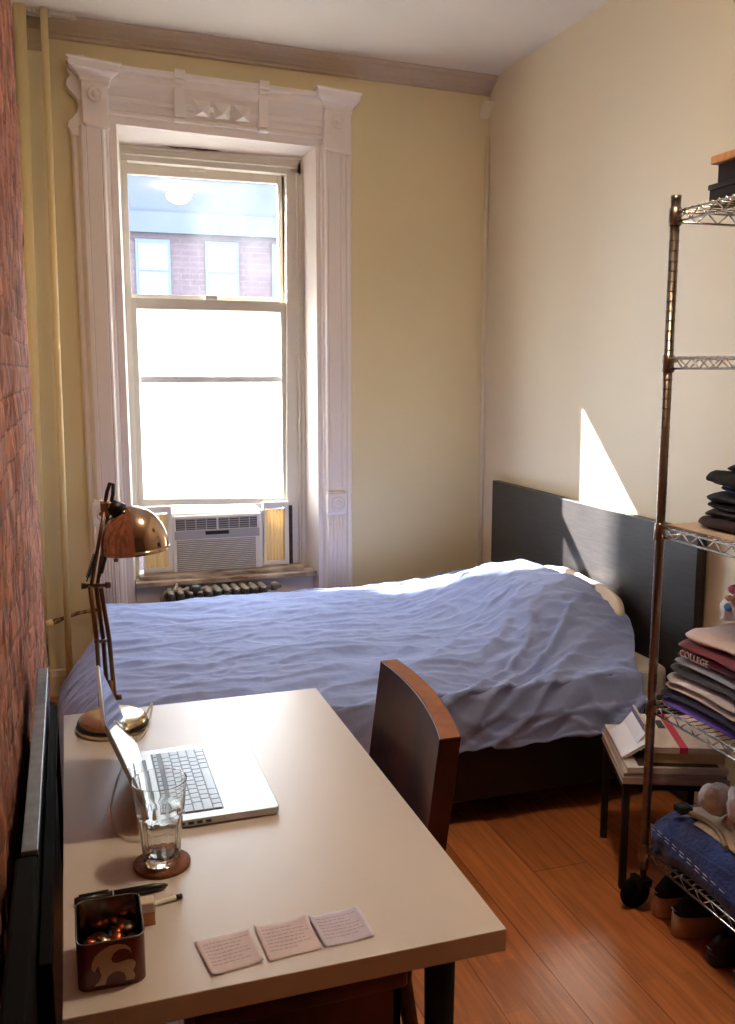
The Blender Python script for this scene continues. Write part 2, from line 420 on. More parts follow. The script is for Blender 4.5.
# pilasters: stepped and fluted vertical mouldings
def pil_prof(x0, flip):
    p = [(0, 0), (0, .028), (.008, .034), (.024, .034), (.030, .044), (.040, .058), (.046, .062), (.060, .062), (.062, .059), (.066, .062), (.122, .062), (.126, .059), (.130, .062),
         (.138, .060), (.146, .050), (.156, .046), (.162, .036), (.174, .036), (.178, .024), (.184, .022), (.184, 0)]
    return [((x0+u if not flip else x0-u), d) for u, d in p]
for nm, x0, flip, lab in (('pilaster', .075, False, None), ('pilaster', 1.385, True, None)):
    mb = MB(); mb.prism(pil_prof(x0, flip), 0.0, 2.64, lambda u, v, z: (u, YB-v, z)); mb.build('pilaster', m_white, win)
# inner lining of the opening: jambs and soffit
P = lambda px, py, Y: at_y(px, py, Y)
YS = YB+.085
fl, fr, bl_, br_ = P(116, 121.5, YB-.034), P(315.5, 145.5, YB-.034), P(119, 144, YS), P(302.5, 157.5, YS)
up = Vector((0, 0, .05))
mb = MB(); mb.hexa([fl, fr, br_, bl_, fl+up, fr+up, br_+up, bl_+up]); mb.build('soffit', m_white, win)
mb = MB(); r_ = Vector((.035, 0, 0))
def col(p, z): return Vector((p.x, p.y, z))
mb.hexa([col(fr, 0), col(fr, 0)+r_, col(br_, 0)+r_*2, col(br_, 0), col(fr, fr.z), col(fr, fr.z)+r_, col(br_, fr.z)+r_*2, col(br_, fr.z)]); mb.build('jamb', m_white, win)
mb = MB(); mb.hexa([col(fl, 0)-r_, col(fl, 0), col(bl_, 0), col(bl_, 0)-r_, col(fl, fl.z)-r_, col(fl, fl.z), col(bl_, fl.z), col(bl_, fl.z)-r_]); mb.build('jamb', m_white, win)
ca, cb = P(155, 144.6, YS-.008), P(222, 151.5, YS-.008)
mb = MB(); random.seed(4); n_ = 24; vs = []
for k in range(n_+1):
    q_ = ca.lerp(cb, k/n_); h_ = (.0035+.004*random.random())*(1-abs(2*k/n_-1)**3)
    vs += [(q_.x, q_.y-.001, q_.z-h_), (q_.x, q_.y-.001, q_.z+h_)]
mb.add(vs, [[2*k, 2*k+2, 2*k+3, 2*k+1] for k in range(n_)]); mb.build('crack', mat('crack_brown', (96, 58, 38), .9), win)
# head entablature
mb = MB()
ep = [(0, 2.665), (.036, 2.665), (.036, 2.700), (.048, 2.705), (.048, 2.718), (.040, 2.726), (.040, 2.750), (.052, 2.760), (.052, 2.776), (.046, 2.786),
      (.060, 2.822), (.074, 2.846), (.074, 2.876), (.086, 2.883), (.086, 2.905), (0, 2.908)]
mb.prism(ep, .20, 1.27, lambda u, v, x: (x, YB-u, hz(v, x))); mb.build('head_moulding', m_white, win)
for xb in (.53, .918):
    mb = MB()
    wbox(mb, xb, xb+.048, YB-.104, YB, 2.880, 2.918); wbox(mb, xb, xb+.048, YB-.094, YB, 2.860, 2.876)
    wbox(mb, xb, xb+.048, YB-.072, YB, 2.755, 2.862); wbox(mb, xb, xb+.048, YB-.082, YB, 2.718, 2.757); wbox(mb, xb, xb+.048, YB-.072, YB, 2.698, 2.714)
    mb.build('bracket', m_white, win, bevel=.004)
for k in range(3):   # pendant points between the brackets
    xa = .612+k*.095
    mb = MB(); z0 = 2.735
    mb.add([(xa, YB-.05, hz(z0+.075, xa)), (xa+.085, YB-.05, hz(z0+.075, xa)), (xa+.078, YB-.05, hz(z0, xa)), (xa+.010, YB-.05, hz(z0, xa)), (xa+.042, YB-.092, hz(z0+.012, xa))],
           [(0, 1, 4), (1, 2, 4), (2, 3, 4), (3, 0, 4), (0, 3, 2, 1)])
    mb.build('carved_point', m_white, win)
def capital(xa, xb, ta, tb, zbot, ztop):
    """block from xa to xb, its flaring cornice from ta to tb"""
    mb = MB(); vs = []
    H = ztop-zbot
    for f, t, d in ((0, -.10, .070), (.03, 0, .080), (.66, 0, .080), (.68, .12, .086), (.72, .12, .086), (.78, .30, .096), (.83, .62, .112), (.86, .82, .120), (.955, .86, .126), (.965, 1, .134), (1, 1, .134)):
        x0_, x1_ = xa+(ta-xa)*t, xb+(tb-xb)*t; z = zbot+H*f
        vs += [(x0_, YB, z+.01), (x0_, YB-d, z+.01), (x1_, YB-d, z-.008), (x1_, YB, z-.008)]
    n_ = len(vs)//4; fs = [[i*4+k, i*4+(k+1) % 4, (i+1)*4+(k+1) % 4, (i+1)*4+k] for i in range(n_-1) for k in range(4)]
    fs += [[3, 2, 1, 0], [len(vs)-4, len(vs)-3, len(vs)-2, len(vs)-1]]
    mb.add(vs, fs); o = mb.build('capital', m_white, win, bevel=.003)
    xc = (xa+xb)/2
    mb = MB(); mb.lathe([(.030, 0), (.034, .008), (.028, .014), (.022, .006), (.014, .006), (.012, .016), (0, .018)], (0, 0, 0), n=28,
                        M=Matrix.Translation((xc, YB-.080, zbot+H*.50)) @ Matrix.Rotation(R(90), 4, 'X')); mb.build('rosette', m_white, o)
capital(.127, .240, .066, .300, 2.635, 2.905); capital(1.238, 1.368, 1.185, 1.410, 2.605, 2.878)
for xw, sgn in ((.128, -1),):   # scalloped board behind the capital
    out = [(84, 54), (66.7, 55.6), (65, 63), (67, 70), (70, 75), (66.5, 79), (65.5, 84), (68, 89), (73, 93.5), (77.5, 99), (78.5, 105), (76.5, 112), (72.5, 117), (68, 121), (67.5, 126), (70, 130), (72, 135), (78, 136), (84, 134)]
    pts = [P(a_, b_, YB-.05) for a_, b_ in out]
    mb = MB(); mb.prism([(p_.x, p_.z) for p_ in pts], 0, .05, lambda u, v, d: (u, YB-d, v)); mb.build('scalloped_bracket', m_white, win, bevel=.003)
# plinth block with rosette on the right pilaster, reeds under it
for xc in (.148, 1.294):
    mb = MB(); mb.box((xc-.058, YB-.086, .84), (xc+.048, YB, .945)); mb.prism([(0, .945), (.075, .945), (.055, .963), (0, .963)], xc-.052, xc+.044, lambda u, v, x: (x, YB-u, v))
    bl = mb.build('plinth_block', m_white, win, bevel=.006)
    mb = MB(); mb.lathe([(.034, 0), (.036, .006), (.028, .010), (.024, .003), (.015, .004), (.012, .012), (.005, .008), (0, .008)], n=28,
                        M=Matrix.Translation((xc-.002, YB-.086, .893)) @ Matrix.Rotation(R(90), 4, 'X')); mb.build('rosette', m_white, bl)
    mb = MB(); mb.box((xc-.055, YB-.066, 0), (xc+.045, YB, .84))
    for k in range(7): mb.tube([(xc-.048+k*.014, YB-.067, .42), (xc-.048+k*.014, YB-.067, .83)], .004, 6)
    mb.build('reeded_panel', m_white, win)
# outer frame of the sashes, in steps
mb = MB(); yf = YS+.11
def band(p, q, r, t):   # a quad on the frame's face, given as four (px, py), pushed back to yf
    f_ = [P(*a, YS) for a in (p, q, r, t)]; g_ = [Vector((a.x, yf, a.z)) for a in f_]
    mb.add(f_+g_, [(0, 1, 2, 3), (4, 7, 6, 5), (0, 4, 5, 1), (1, 5, 6, 2), (2, 6, 7, 3), (3, 7, 4, 0)])
band((112, 160), (127, 160.5), (140.5, 590), (122, 590)); band((286.5, 174), (306, 157), (308, 590), (287, 590)); band((112, 140), (306, 156), (306, 175.5), (112, 159))
for (a, b) in (((119, 146), (131, 585)), ((302, 158), (302.5, 585)), ((119, 146), (302, 159)), ((297, 172), (300, 585)), ((121, 153), (298, 168))):
    mb.tube([P(*a, YS-.002), P(*b, YS-.002)], .0075, 4, smooth=False)
mb.build('window_frame', m_sash, win, bevel=.002)
mb = MB(); mb.box((1.055, YS+.085, 1.97), (1.10, YS+.095, 2.56)); mb.build('track', m_dark, win)
# sash: a rectangular frame with its pane
def sash(nm, xa, xb, za, zb, zat, zbt, y, th, lw, rw, tw, bw, pane_m, clasp):
    """za/zb bottom left/right, zat/zbt top left/right"""
    def q(x, t):   # t 0 bottom 1 top
        f = (x-xa)/(xb-xa); lo = za+(zb-za)*f; hi = zat+(zbt-zat)*f; return lo+(hi-lo)*t
    mb = MB()
    def rail(x0, x1, o0, o1, top):
        b0 = q(x0, 1)-o0 if top else q(x0, 0); b1 = q(x1, 1)-o1 if top else q(x1, 0)
        t0 = q(x0, 1) if top else q(x0, 0)+o0; t1 = q(x1, 1) if top else q(x1, 0)+o1
        mb.hexa([(x0, y, b0), (x1, y, b1), (x1, y+th, b1), (x0, y+th, b0), (x0, y, t0), (x1, y, t1), (x1, y+th, t1), (x0, y+th, t0)])
    rail(xa+lw, xb-rw, tw, tw, True); rail(xa+lw, xb-rw, bw, bw, False)
    mb.hexa([(xa, y, za), (xa+lw, y, za), (xa+lw, y+th, za), (xa, y+th, za), (xa, y, zat), (xa+lw, y, zat), (xa+lw, y+th, zat), (xa, y+th, zat)])
    mb.hexa([(xb-rw, y, zb), (xb, y, zb), (xb, y+th, zb), (xb-rw, y+th, zb), (xb-rw, y, zbt), (xb, y, zbt), (xb, y+th, zbt), (xb-rw, y+th, zbt)])
    o = mb.build(nm, m_sash, win, bevel=.002)
    ym = y+th*.6; i = .004
    p = [(xa+lw-i, ym, q(xa+lw, 0)+bw-i), (xb-rw+i, ym, q(xb-rw, 0)+bw-i), (xb-rw+i, ym, q(xb-rw, 1)-tw+i), (xa+lw-i, ym, q(xa+lw, 1)-tw+i)]
    mb = MB(); mb.add(p, [(0, 1, 2, 3)]); mb.build('glass_pane', pane_m, o)
    for cx, cz, cw in clasp:
        mb = MB(); mb.box((cx, y-.014, cz), (cx+cw, y+.004, cz+.02)); mb.build('sash_lock', m_sash, o, bevel=.002)
    return o
yu = YS+.055
a, b, c, d = P(127.5, 296, yu), P(283.5, 300, yu), P(126.5, 160, yu), P(283.5, 171, yu)
sash('upper_sash', a.x, b.x, a.z-.02, b.z-.02, c.z, d.z, yu, .03, .020, .022, .062, .03, m_pane_up, [(.62, 2.515, .075)])
yl = YS+.012
a, b, c, d = P(134, 506, yl), P(290, 503.5, yl), P(128, 297, yl), P(290, 302, yl)
lo = sash('lower_sash', a.x, b.x, a.z, b.z, c.z, d.z, yl, .032, .048, .036, .052, .032, m_pane_lo, [(.67, 1.905, .06)])
mb = MB(); p0, p1 = P(140, 379.5, yl+.05), P(283, 379, yl+.05)
mb.box((p0.x, yl+.012, p0.z-.016), (p1.x, yl+.018, p0.z+.014)); mb.build('storm_bar', mat('pale_bar', (232, 234, 232), .5), win, bevel=.003)
# sill and panel below
mb = MB(); mb.box((.28, YB-.05, .515), (1.19, YB+.20, .540)); mb.box((.30, YB-.01, .540), (1.13, YB+.16, .562)); mb.build('window_sill', m_sill, win, bevel=.004)
mb = MB(); mb.box((.28, YB+.02, .0), (1.19, YB+.10, .515)); mb.build('apron_panel', m_white, win, bevel=.003)

# ------------------------------------------------------------------ outdoors
fac = thing('brick_building', (4, 27, -9), 'hazy pinkish brick building across the street, behind the dusty upper glass', 'building')
YFc = 27
zt = P(210, 150, YFc).z
mb = MB(); mb.box((-12, YFc, -9), (22, YFc+9, zt)); mb.build('wall', m_facade, fac)
mb = MB(); mb.box((-12, YFc-.5, zt-.35), (22, YFc+.2, zt+.25)); zc2 = P(210, 236, YFc).z; mb.box((-12, YFc-.25, zc2), (22, YFc, zc2+.55)); mb.box((-12, YFc-.02, zc2+.55), (22, YFc, zt-.35)); mb.build('cornice', mat('facade_stone', (66, 72, 84), .8), fac)
m_fw = mat('facade_window_glass', (88, 102, 112), .6); m_fs = mat('facade_window_frame', (68, 78, 90), .6)
for r_ in range(4):
    for k in range(-3, 7):
        x = P(136, 275, YFc).x+k*1.92; z0 = P(200, 300, YFc).z-r_*3.1
        mb = MB(); mb.box((x, YFc-.08, z0-.1), (x+.95, YFc+.05, z0+1.62)); f_ = mb.build('window', m_fs, fac)
        mb = MB(); mb.box((x+.08, YFc-.10, z0+.78), (x+.87, YFc-.075, z0+1.5)); mb.box((x+.08, YFc-.10, z0+.02), (x+.87, YFc-.075, z0+.72)); mb.build('pane', m_fw, f_)
mb = MB(); mb.box((-9, 7.8, -9), (-3.89, 9.4, 8.6));  # unseen block added to cut the right edge of the sun patch
tag(mb.build('sun_cut_block', m_facade), 'unseen brick block added outside the window on the left to cut off the sun', 'building')
st(MB().box((-30, YB+.5, -9.2), (40, 60, -9)).build('ground', mat('asphalt', (110, 108, 106), .9)))

# ------------------------------------------------------------------ steam pipes in the corner
def pipe(px1, py1, px2, py2, Y, r, label):
    a, b = P(px1, py1, Y), P(px2, py2, Y)
    d = (b-a)/(b.z-a.z)
    top = a+d*(zc(a.x)-a.z+.02); bot = a+d*(0.0-a.z)
    t = thing('steam_pipe', (bot.x, bot.y, 0), label, 'pipe')
    MB().tube([bot, top], r, 18).build('riser', m_pipe, t)
    MB().lathe([(r+.03, 0), (r+.03, .006), (r+.006, .016), (r, .03)], (bot.x, bot.y, 0), n=24).build('floor_flange', m_iron, t)
    return t
t1 = pipe(19.5, 12, 41.5, 620, 4.40, .026, 'thicker yellow-painted steam pipe rising right beside the brick wall')
t2 = pipe(44, 16, 67.5, 620, 4.40, .0155, 'thinner yellow-painted steam pipe standing between the brick side pipe and the window casing')
mb = MB()
a = P(46, 625, 4.37); b = P(78, 613, 4.45); c = P(105, 608, 4.47)
mb.tube([a, a+(b-a)*.35, a+(b-a)*.5, b, c, c+Vector((.2, .0, 0))], [.013, .013, .009, .009, .009, .009], 12)
hb_ = thing('radiator_feed_pipe', (a.x, a.y, a.z), 'thin rusty pipe running level from the corner riser towards the radiator', 'pipe')
mb.build('feed_pipe', mat('chipped_pipe', (176, 144, 96), .5, var=.8, vscale=40, rgb2=(60, 36, 26)), hb_)
MB().tube([a+Vector((-.018, 0, 0)), a+Vector((.03, .01, .004))], .019, 14).build('elbow_fitting', m_pipe, hb_)
mb = MB(); mb.tube([a+Vector((-.012, -.0, -.02)), a+Vector((-.014, -.01, -.16))], .009, 10); mb.tube([a+Vector((-.012, -.01, -.09)), a+Vector((-.010, -.01, -.19))], .016, 12); mb.build('black_valve', m_black, hb_)

# ------------------------------------------------------------------ radiator
rad = thing('cast_iron_radiator', (.68, 4.43, 0), 'old cast iron radiator with dark sections and silvery tops under the window', 'radiator')
n = 11
for k in range(n):
    x = .435+k*.045
    mb = MB()
    for dy in (-.055, 0, .055):
        mb.lathe([(.0, .07), (.015, .075), (.020, .10), (.020, .47), (.018, .495), (0, .503)], (x, 4.43+dy, 0), n=12)
    sct = mb.build('section', m_iron, rad)
    mb = MB(); mb.grid(lambda u, v: (x+.017*cos(2*pi*u)*sin(pi*v)**.5, 4.43+(.075)*cos(pi*v), .503+.009*sin(2*pi*u)*max(0, sin(pi*v))**.5), 12, 12)
    mb.build('section_top', m_irontop, sct)
for z_ in (.49, .11): mb = MB(); mb.tube([(.40, 4.43, z_), (.955, 4.43, z_)], .011, 10); mb.build('tie_rod', m_irontop, rad)
MB().lathe([(0, .93), (.022, .93), (.024, .955), (.016, .965), (.010, .985), (0, .99)], (0, 4.43, .495), ax='X', n=16).build('end_plug', m_irontop, rad)
mb = MB(); v = P(195, 591, 4.40)
mb.tube([(v.x+.09, 4.43, v.z), (v.x-.06, 4.42, v.z), (v.x-.14, 4.42, v.z-.004), (v.x-.155, 4.42, v.z-.03), (v.x-.155, 4.42, .0)], .012, 10); mb.build('supply_valve_pipe', m_irontop, rad)
mb = MB(); mb.lathe([(0, -.03), (.026, -.028), (.032, -.012), (.032, .012), (.026, .028), (0, .03)], (v.x, 4.40, v.z), ax='X', n=18); mb.build('valve_knob', m_black, rad)

# ------------------------------------------------------------------ air conditioner in the lower opening
YA = 4.60
a0, a1 = P(168, 513, YA), P(262, 509, YA); az0 = P(173, 577, YA).z
ac = thing('air_conditioner', (.68, YA+.05, az0), 'white window air conditioner with slatted grille under the lower sash', 'air conditioner')
xa, xb, zb_, zt_ = a0.x+.004, a1.x+.004, az0, a0.z-.004
mb = MB(); mb.box((xa, YA, zb_), (xb, YA+.36, zt_)); mb.build('housing', m_ac, ac, bevel=.012, seg=3)
mb = MB(); mb.box((xa+.012, YA-.016, zb_+.012), (xb-.012, YA+.004, zt_-.012)); fp = mb.build('front_panel', m_ac, ac, bevel=.008, seg=3)
W_ = xb-xa
mb = MB(); mb.box((xa+.03, YA-.018, zt_-.085), (xb-.035, YA-.010, zt_-.028)); vt = mb.build('air_vent', m_acd, fp)
for k in range(5):
    z = zt_-.079+k*.0115
    mb = MB(); mb.box((xa+.033, YA-.022, z), (xb-.038, YA-.016, z+.004)); mb.build('louvre', m_acg, vt)
mb = MB(); mb.box((xa+W_*.49, YA-.024, zt_-.086), (xa+W_*.51, YA-.014, zt_-.027))
for f in (.16, .27, .38, .62, .73, .84): mb.box((xa+W_*f, YA-.0215, zt_-.083), (xa+W_*f+.003, YA-.014, zt_-.03))
mb.build('vent_divider', m_ac, fp)
mb = MB(); mb.box((xa+.022, YA-.020, zt_-.132), (xb-.022, YA-.010, zt_-.09)); mb.build('control_strip', m_acg, fp, bevel=.002)
mb = MB(); mb.box((xa+W_*.37, YA-.023, zt_-.112), (xa+W_*.62, YA-.016, zt_-.094)); mb.build('display', m_black, fp)
for k in range(16):
    z = zb_+.028+k*.0098
    mb = MB(); mb.hexa([(xa+.035, YA-.019, z), (xb-.045, YA-.019, z), (xb-.045, YA-.008, z+.003), (xa+.035, YA-.008, z+.003), (xa+.035, YA-.023, z+.0045), (xb-.045, YA-.023, z+.0045), (xb-.045, YA-.008, z+.0065), (xa+.035, YA-.008, z+.0065)])
    mb.build('grille_slat', m_ac, fp)
mb = MB(); mb.box((xa+.033, YA-.0165, zb_+.024), (xb-.043, YA-.0155, zt_-.138)); mb.build('grille_shadow_board', mat('grille_shade', (150, 144, 134), .8), fp)  # darker board painting the shade between the grille slats
def accordion(x0, x1, label):
    mb = MB(); nn = max(4, int((x1-x0)/.0085)); pts = []
    for k in range(nn+1): pts.append((x0+(x1-x0)*k/nn, YB+.062+(.007 if k % 2 else 0)))
    poly = pts+[(x1, YB+.085), (x0, YB+.085)]
    mb.prism(poly, .582, .855, lambda u, v, z: (u, v, z)); p = mb.build('accordion_panel', m_accord, ac)
    mb = MB(); mb.box((x0-.006, YB+.055, .566), (x1+.008, YB+.095, .588)); mb.box((x0-.006, YB+.055, .866), (x1+.008, YB+.095, .895))
    mb.box((x0-.008, YB+.05, .566), (x0, YB+.09, .895)); mb.box((x1, YB+.05, .566), (x1+.02, YB+.09, .895))
    mb.build('panel_frame', m_ac, p)
accordion(.335, xa-.008, ''); accordion(xb+.01, 1.045, '')
mb = MB(); mb.box((1.066, YS-.012, .548), (1.090, YS+.02, .87)); mb.build('gap_shade_strip', mat('gap_shade', (70, 62, 56), .9, var=.5, vscale=30), ac)  # dark strip standing in for the shaded gap beside the panel
mb = MB(); mb.tube([(xa+.02, YA-.005, az0+.01), (xa+.022, YA-.07, az0-.002), (xa+.015, YA-.118, az0-.02), (xa-.0, YA-.122, .50), (xa-.002, YA-.122, .30)], .006, 8); mb.build('power_cord', m_ac, ac)

# ------------------------------------------------------------------ bed
XH, YH0, YH1 = 2.08, 2.655, 4.305     # headboard face and ends
bed = thing('platform_bed', (1.1, 3.46, 0), 'low black bed frame with a tall black-brown wood headboard against the right wall', 'bed')
mb = MB(); mb.box((XH, YH0, 0), (XH+.04, YH1, 1.0)); mb.build('headboard', m_hb, bed, bevel=.003)
mb = MB(); mb.box((.12, 2.72, .10), (XH, 2.76, .38)); mb.build('side_rail', m_frame, bed, bevel=.003)
mb = MB(); mb.box((.14, 4.15, .10), (XH, 4.18, .38)); mb.build('side_rail', m_frame, bed, bevel=.003)
mb = MB(); mb.box((.12, 2.76, .10), (.16, 4.15, .38)); mb.build('foot_rail', m_frame, bed, bevel=.003)
mb = MB(); mb.box((.16, 2.76, .26), (XH-.005, 4.15, .30)); mb.build('slatted_base', m_frame, bed)
for x, y in ((.17, 2.77), (.17, 4.09), (1.98, 2.77), (1.98, 4.09), (1.05, 3.45)):
    mb = MB(); mb.box((x, y, 0), (x+.05, y+.05, .27)); mb.build('leg', m_frame, bed)
mb = MB(); mb.box((.14, 2.765, .302), (XH-.008, 4.165, .485))
tag(mb.build('mattress', mat('mattress_ticking', (206, 198, 190), .9), bevel=.03, seg=4), 'thick mattress on the black bed frame, almost hidden under the blue cover', 'mattress')
def pillow(name, cx, cy, cz, a, b, c, m, label, cat, tilt=0, seed=0, e1=.9, e2=.55):
    mb = MB()
    def f(u, v):
        th = 2*pi*u; ph = -pi/2+pi*v
        sp = lambda t, e: math.copysign(abs(t)**e, t)
        x = a*sp(cos(ph), e1)*sp(cos(th), e2); y = b*sp(cos(ph), e1)*sp(sin(th), e2); z = c*sp(sin(ph), .62)
        k = 1+.06*fbm(x+seed, y, z, 5)
        x, y, z = x*k, y*k, z*(1+.25*fbm(x+seed, y, z, 6))
        xr = x*cos(tilt)-z*sin(tilt); zr = x*sin(tilt)+z*cos(tilt)
        return (cx+xr, cy+y, cz+zr)
    mb.grid(f, 64, 32)
    return tag(mb.build(name, m, None), label, cat)
pillow('pillow', 1.985, 3.36, .592, .128, .385, .046, m_pillow, 'cream pillow leaning on the black headboard, half tucked under the blue cover', 'pillow', tilt=R(62), seed=1, e1=1.0, e2=.75)
# cover: cloth laid over the mattress with drape on three sides
XE = .10
def cover_pt(i, j, NX, NY):
    # cloth coordinates
    sx = -.30+(2.06+.30)*(i/NX)          # along X, <0 hangs over the foot
    sy = -.22+(1.55+.22+.30)*(j/NY)      # along Y from the near edge
    ynear, yfar = 2.665, 4.20
    XE = .065+.06*smooth(3.3, 4.15, ynear+max(sy, 0))
    # height of what lies below: mattress plus pillow hump
    x = max(sx, 0)+XE*1.0
    x = min(x, 2.06) if sx >= 0 else XE
    XM = 1.865+.165*smooth(2.62, 3.0, ynear+max(sy, 0))
    if sx >= 0: x = XE+sx/2.06*(XM-XE)+0*((1.945-.20*smooth(2.75, 3.0, ynear+max(sy, 0))*(1-smooth(3.5, 3.9, ynear+max(sy, 0)))*0)-XE+.09)/2.06
    W = yfar-ynear
    ty = min(max(sy, 0), W)
    y = ynear+ty
    hump = .185*smooth(1.25, 1.86, x)**1.2*smooth(2.72, 3.22, y)*(1-smooth(3.55, 4.15, y)*.80)
    hump *= 1-.25*smooth(1.90, 2.05, x)
    puff = .025*smooth(0, .25, ty)*smooth(0, .2, W-ty)
    z = .507+puff+hump
    n1 = fbm(sx*1.3, sy*2.6, 0.3, 2.2, 5)*.014
    wx_, wy_ = sx+.10*nz(sx*2, sy*2, 9.1), sy+.10*nz(sx*2, sy*2, 4.4)
    def ridge(a, b, c, p): return (1-abs(nz(a, b, c))*2.2)**p if abs(nz(a, b, c)) < .45 else 0
    cr = .013*ridge(wx_*2.6+wy_*1.2, wy_*9.5, 2.2, 3)+.009*ridge(wx_*5-wy_*2, wy_*15, 7.7, 2)+.006*nz(sx*3.2+sy, sy*9, 5.5, 1.1)
    hm = smooth(1.15, 1.55, x)
    cr += hm*(.014*ridge(wx_*6+wy_*5, wy_*6-wx_*4, 3.4, 3)+.010*nz(wx_*9, wy_*9, 1.7))
    # folds sweeping from the pillow down to the near side
    ph = (.62*wx_-.78*wy_)
    mk = smooth(.95, 1.25, sx)*smooth(.62, .15, sy)
    sw = mk*(.030*ridge(ph*7.5, (.78*wx_+.62*wy_)*.9, 6.1, 2.5)+.012*nz(ph*19, wx_*1.5, 2.9))
    cr *= .55; sw *= .8; z += n1+cr+sw
    out_y = out_x = 0; drop = 0
    # near side
    if sy < 0:
        l = -sy; f = .022*(1+.8*nz(sx*3.1, .2, l*1.5, 1.0))
        r = .06
        k = smooth(0, .10, l)
        hang = l*(.90)+.0
        drop_n = hang*(k*.95+.05)
        fold = .026*nz(sx*4.2+l*1.6, 0, l*1.2+4, 1.0)*smooth(.03, .22, l)+.012*nz(sx*11+l*3, 3, l*2, 1)*smooth(.05, .2, l)
        out_y = -(f*smooth(0, .12, l)+.02*smooth(0, .3, l)*smooth(2.1, 1.2, x)+fold+sw*1.1+cr*.8)
        lim = .24-.10*smooth(1.3, 1.95, x)+.012*sin(x*5)
        drop = max(drop, min(drop_n, .24*1.0+.012*sin(x*5)) if False else drop_n*(1-.35*smooth(1.3, 1.95, x)*0))
    elif sy > W:
        l = sy-W; drop = max(drop, l*.9*smooth(0, .08, l)); out_y = .02+.012*nz(sx*4, l, 1)
        out_y *= smooth(0, .1, l)
    dx = 0
    if sx < 0 and True:
        l = -sx
        wd = .005+.145*smooth(4.10, 3.45, y)+.012*nz(y*5, 1, 1)
        k = min(1, l/.20)
        dx = -wd*(1-(1-k)**1.6)*(1-.25*smooth(.24, .46, l)) - .014*nz(y*7, l*3, 2.2)*smooth(0, .15, l)
        dz = .19*k+max(0, l-.19)*1.0
        drop = sqrt(drop*drop+dz*dz) if drop > 0 else dz
    return Vector((x+dx, y+out_y, max(z-drop, .17)))
NX, NY = 330, 290
mb = MB(); mb.grid(lambda u, v: cover_pt(u*NX, v*NY, NX, NY), NX, NY)
cv = mb.build('bed_cover', m_sheet)
tag(cv, 'wrinkled blue cotton cover spread over the bed and hanging down its sides', 'bedding')
md = cv.modifiers.new('thick', 'SOLIDIFY'); md.thickness = .006; md.offset = 1

# ------------------------------------------------------------------ desk
DZ = .74
desk = thing('desk', (.27, 1.69, 0), 'white laminate desk with black legs in the foreground', 'desk')
mb = MB(); mb.box((-.042, 1.133, DZ-.036), (.586, 2.24, DZ)); mb.build('desktop', m_desk, desk, bevel=.0015)
for x, y in ((.035, 1.205), (.503, 1.19), (.035, 2.16), (.503, 2.16)):
    mb = MB(); mb.tube([(x, y, 0), (x, y, .70)], [.017, .024], 24); mb.lathe([(.04, .694), (.04, .704)], (x, y, 0), n=24)
    l_ = mb.build('leg', m_legb, desk)
    mb = MB(); mb.lathe([(0, 0), (.022, 0), (.022, .012), (.017, .016)], (x, y, 0), n=20); mb.build('foot', m_rubber, l_)

# ------------------------------------------------------------------ chair, its back towards the room
ch = thing('dining_chair', (.42, 1.73, 0), 'dark mahogany chair pushed under the desk from the right', 'chair')
y0, y1 = 1.462, 1.925
def bk(u, v, off):
    # u along Y, v up; concave towards the sitter (-X)
    y = y0+(y1-y0)*u; z = .50+(.902-.50)*v
    bow = .022*(1-(2*u-1)**2)
    x = .5915+.045*u+.125*(z-.74)+bow
    return (x+off, y, z)
mb = MB(); nu, nv = 24, 12
def shell(off_in, off_out):
    vs = []; fs = []
    for off in (off_in, off_out):
        for i in range(nu+1):
            for j in range(nv+1): vs.append(bk(i/nu, j/nv, off))
    K = (nu+1)*(nv+1)
    for i in range(nu):
        for j in range(nv):
            a = i*(nv+1)+j; fs.append([a, a+1, a+nv+2, a+nv+1]); fs.append([K+a, K+a+nv+1, K+a+nv+2, K+a+1])
    side = []
    for i in range(nu): a = i*(nv+1); side += [[a, a+nv+1, K+a+nv+1, K+a]]; a += nv; side += [[a, K+a, K+a+nv+1, a+nv+1]]
    for j in range(nv): a = j; side += [[a, K+a, K+a+1, a+1]]; a = nu*(nv+1)+j; side += [[a, a+1, K+a+1, K+a]]
    return vs, fs, side
vs, fs, side = shell(0, .043)
mb = MB(); mb.add(vs, fs+side); bo = mb.build('backrest', m_chair, ch, bevel=.0015)
mb = MB(); vs, fs, side = [], [], []
for i in range(nu+1):
    for off in (.003, .040):
        p = bk(i/nu, 1, off); vs.append((p[0], p[1], p[2]-.004)); vs.append((p[0], p[1], p[2]+.0012))
for i in range(nu): a = i*4; fs += [[a+1, a+3, a+7, a+5], [a, a+4, a+6, a+2], [a, a+1, a+5, a+4], [a+2, a+6, a+7, a+3]]
fs += [[0, 2, 3, 1], [nu*4, nu*4+1, nu*4+3, nu*4+2]]
mb.add(vs, fs); o = mb.build('top_edge', m_chairedge, bo); o['label'] = 'lighter top edge'  # thin strip in a lighter brown along the top
mb = MB(); mb.box((.16, 1.455, .425), (.555, 1.92, .46)); mb.build('seat', m_chair, ch, bevel=.012, seg=3)
mb = MB(); mb.box((.18, 1.475, .31), (.545, 1.490, .425)); mb.box((.18, 1.89, .31), (.545, 1.905, .425)); mb.box((.18, 1.475, .31), (.195, 1.905, .425)); mb.box((.53, 1.475, .31), (.545, 1.905, .425)); mb.build('apron', m_chair, ch)
for pts in ([(.565, 1.49, .55), (.555, 1.49, .42), (.625, 1.49, 0)], [(.60, 1.895, .55), (.57, 1.895, .42), (.625, 1.895, 0)], [(.205, 1.49, .42), (.195, 1.48, 0)], [(.205, 1.89, .42), (.195, 1.90, 0)]):
    mb = MB(); mb.tube(pts, [.017]*(len(pts)-1)+[.012], 8); mb.build('leg', m_chair, ch)

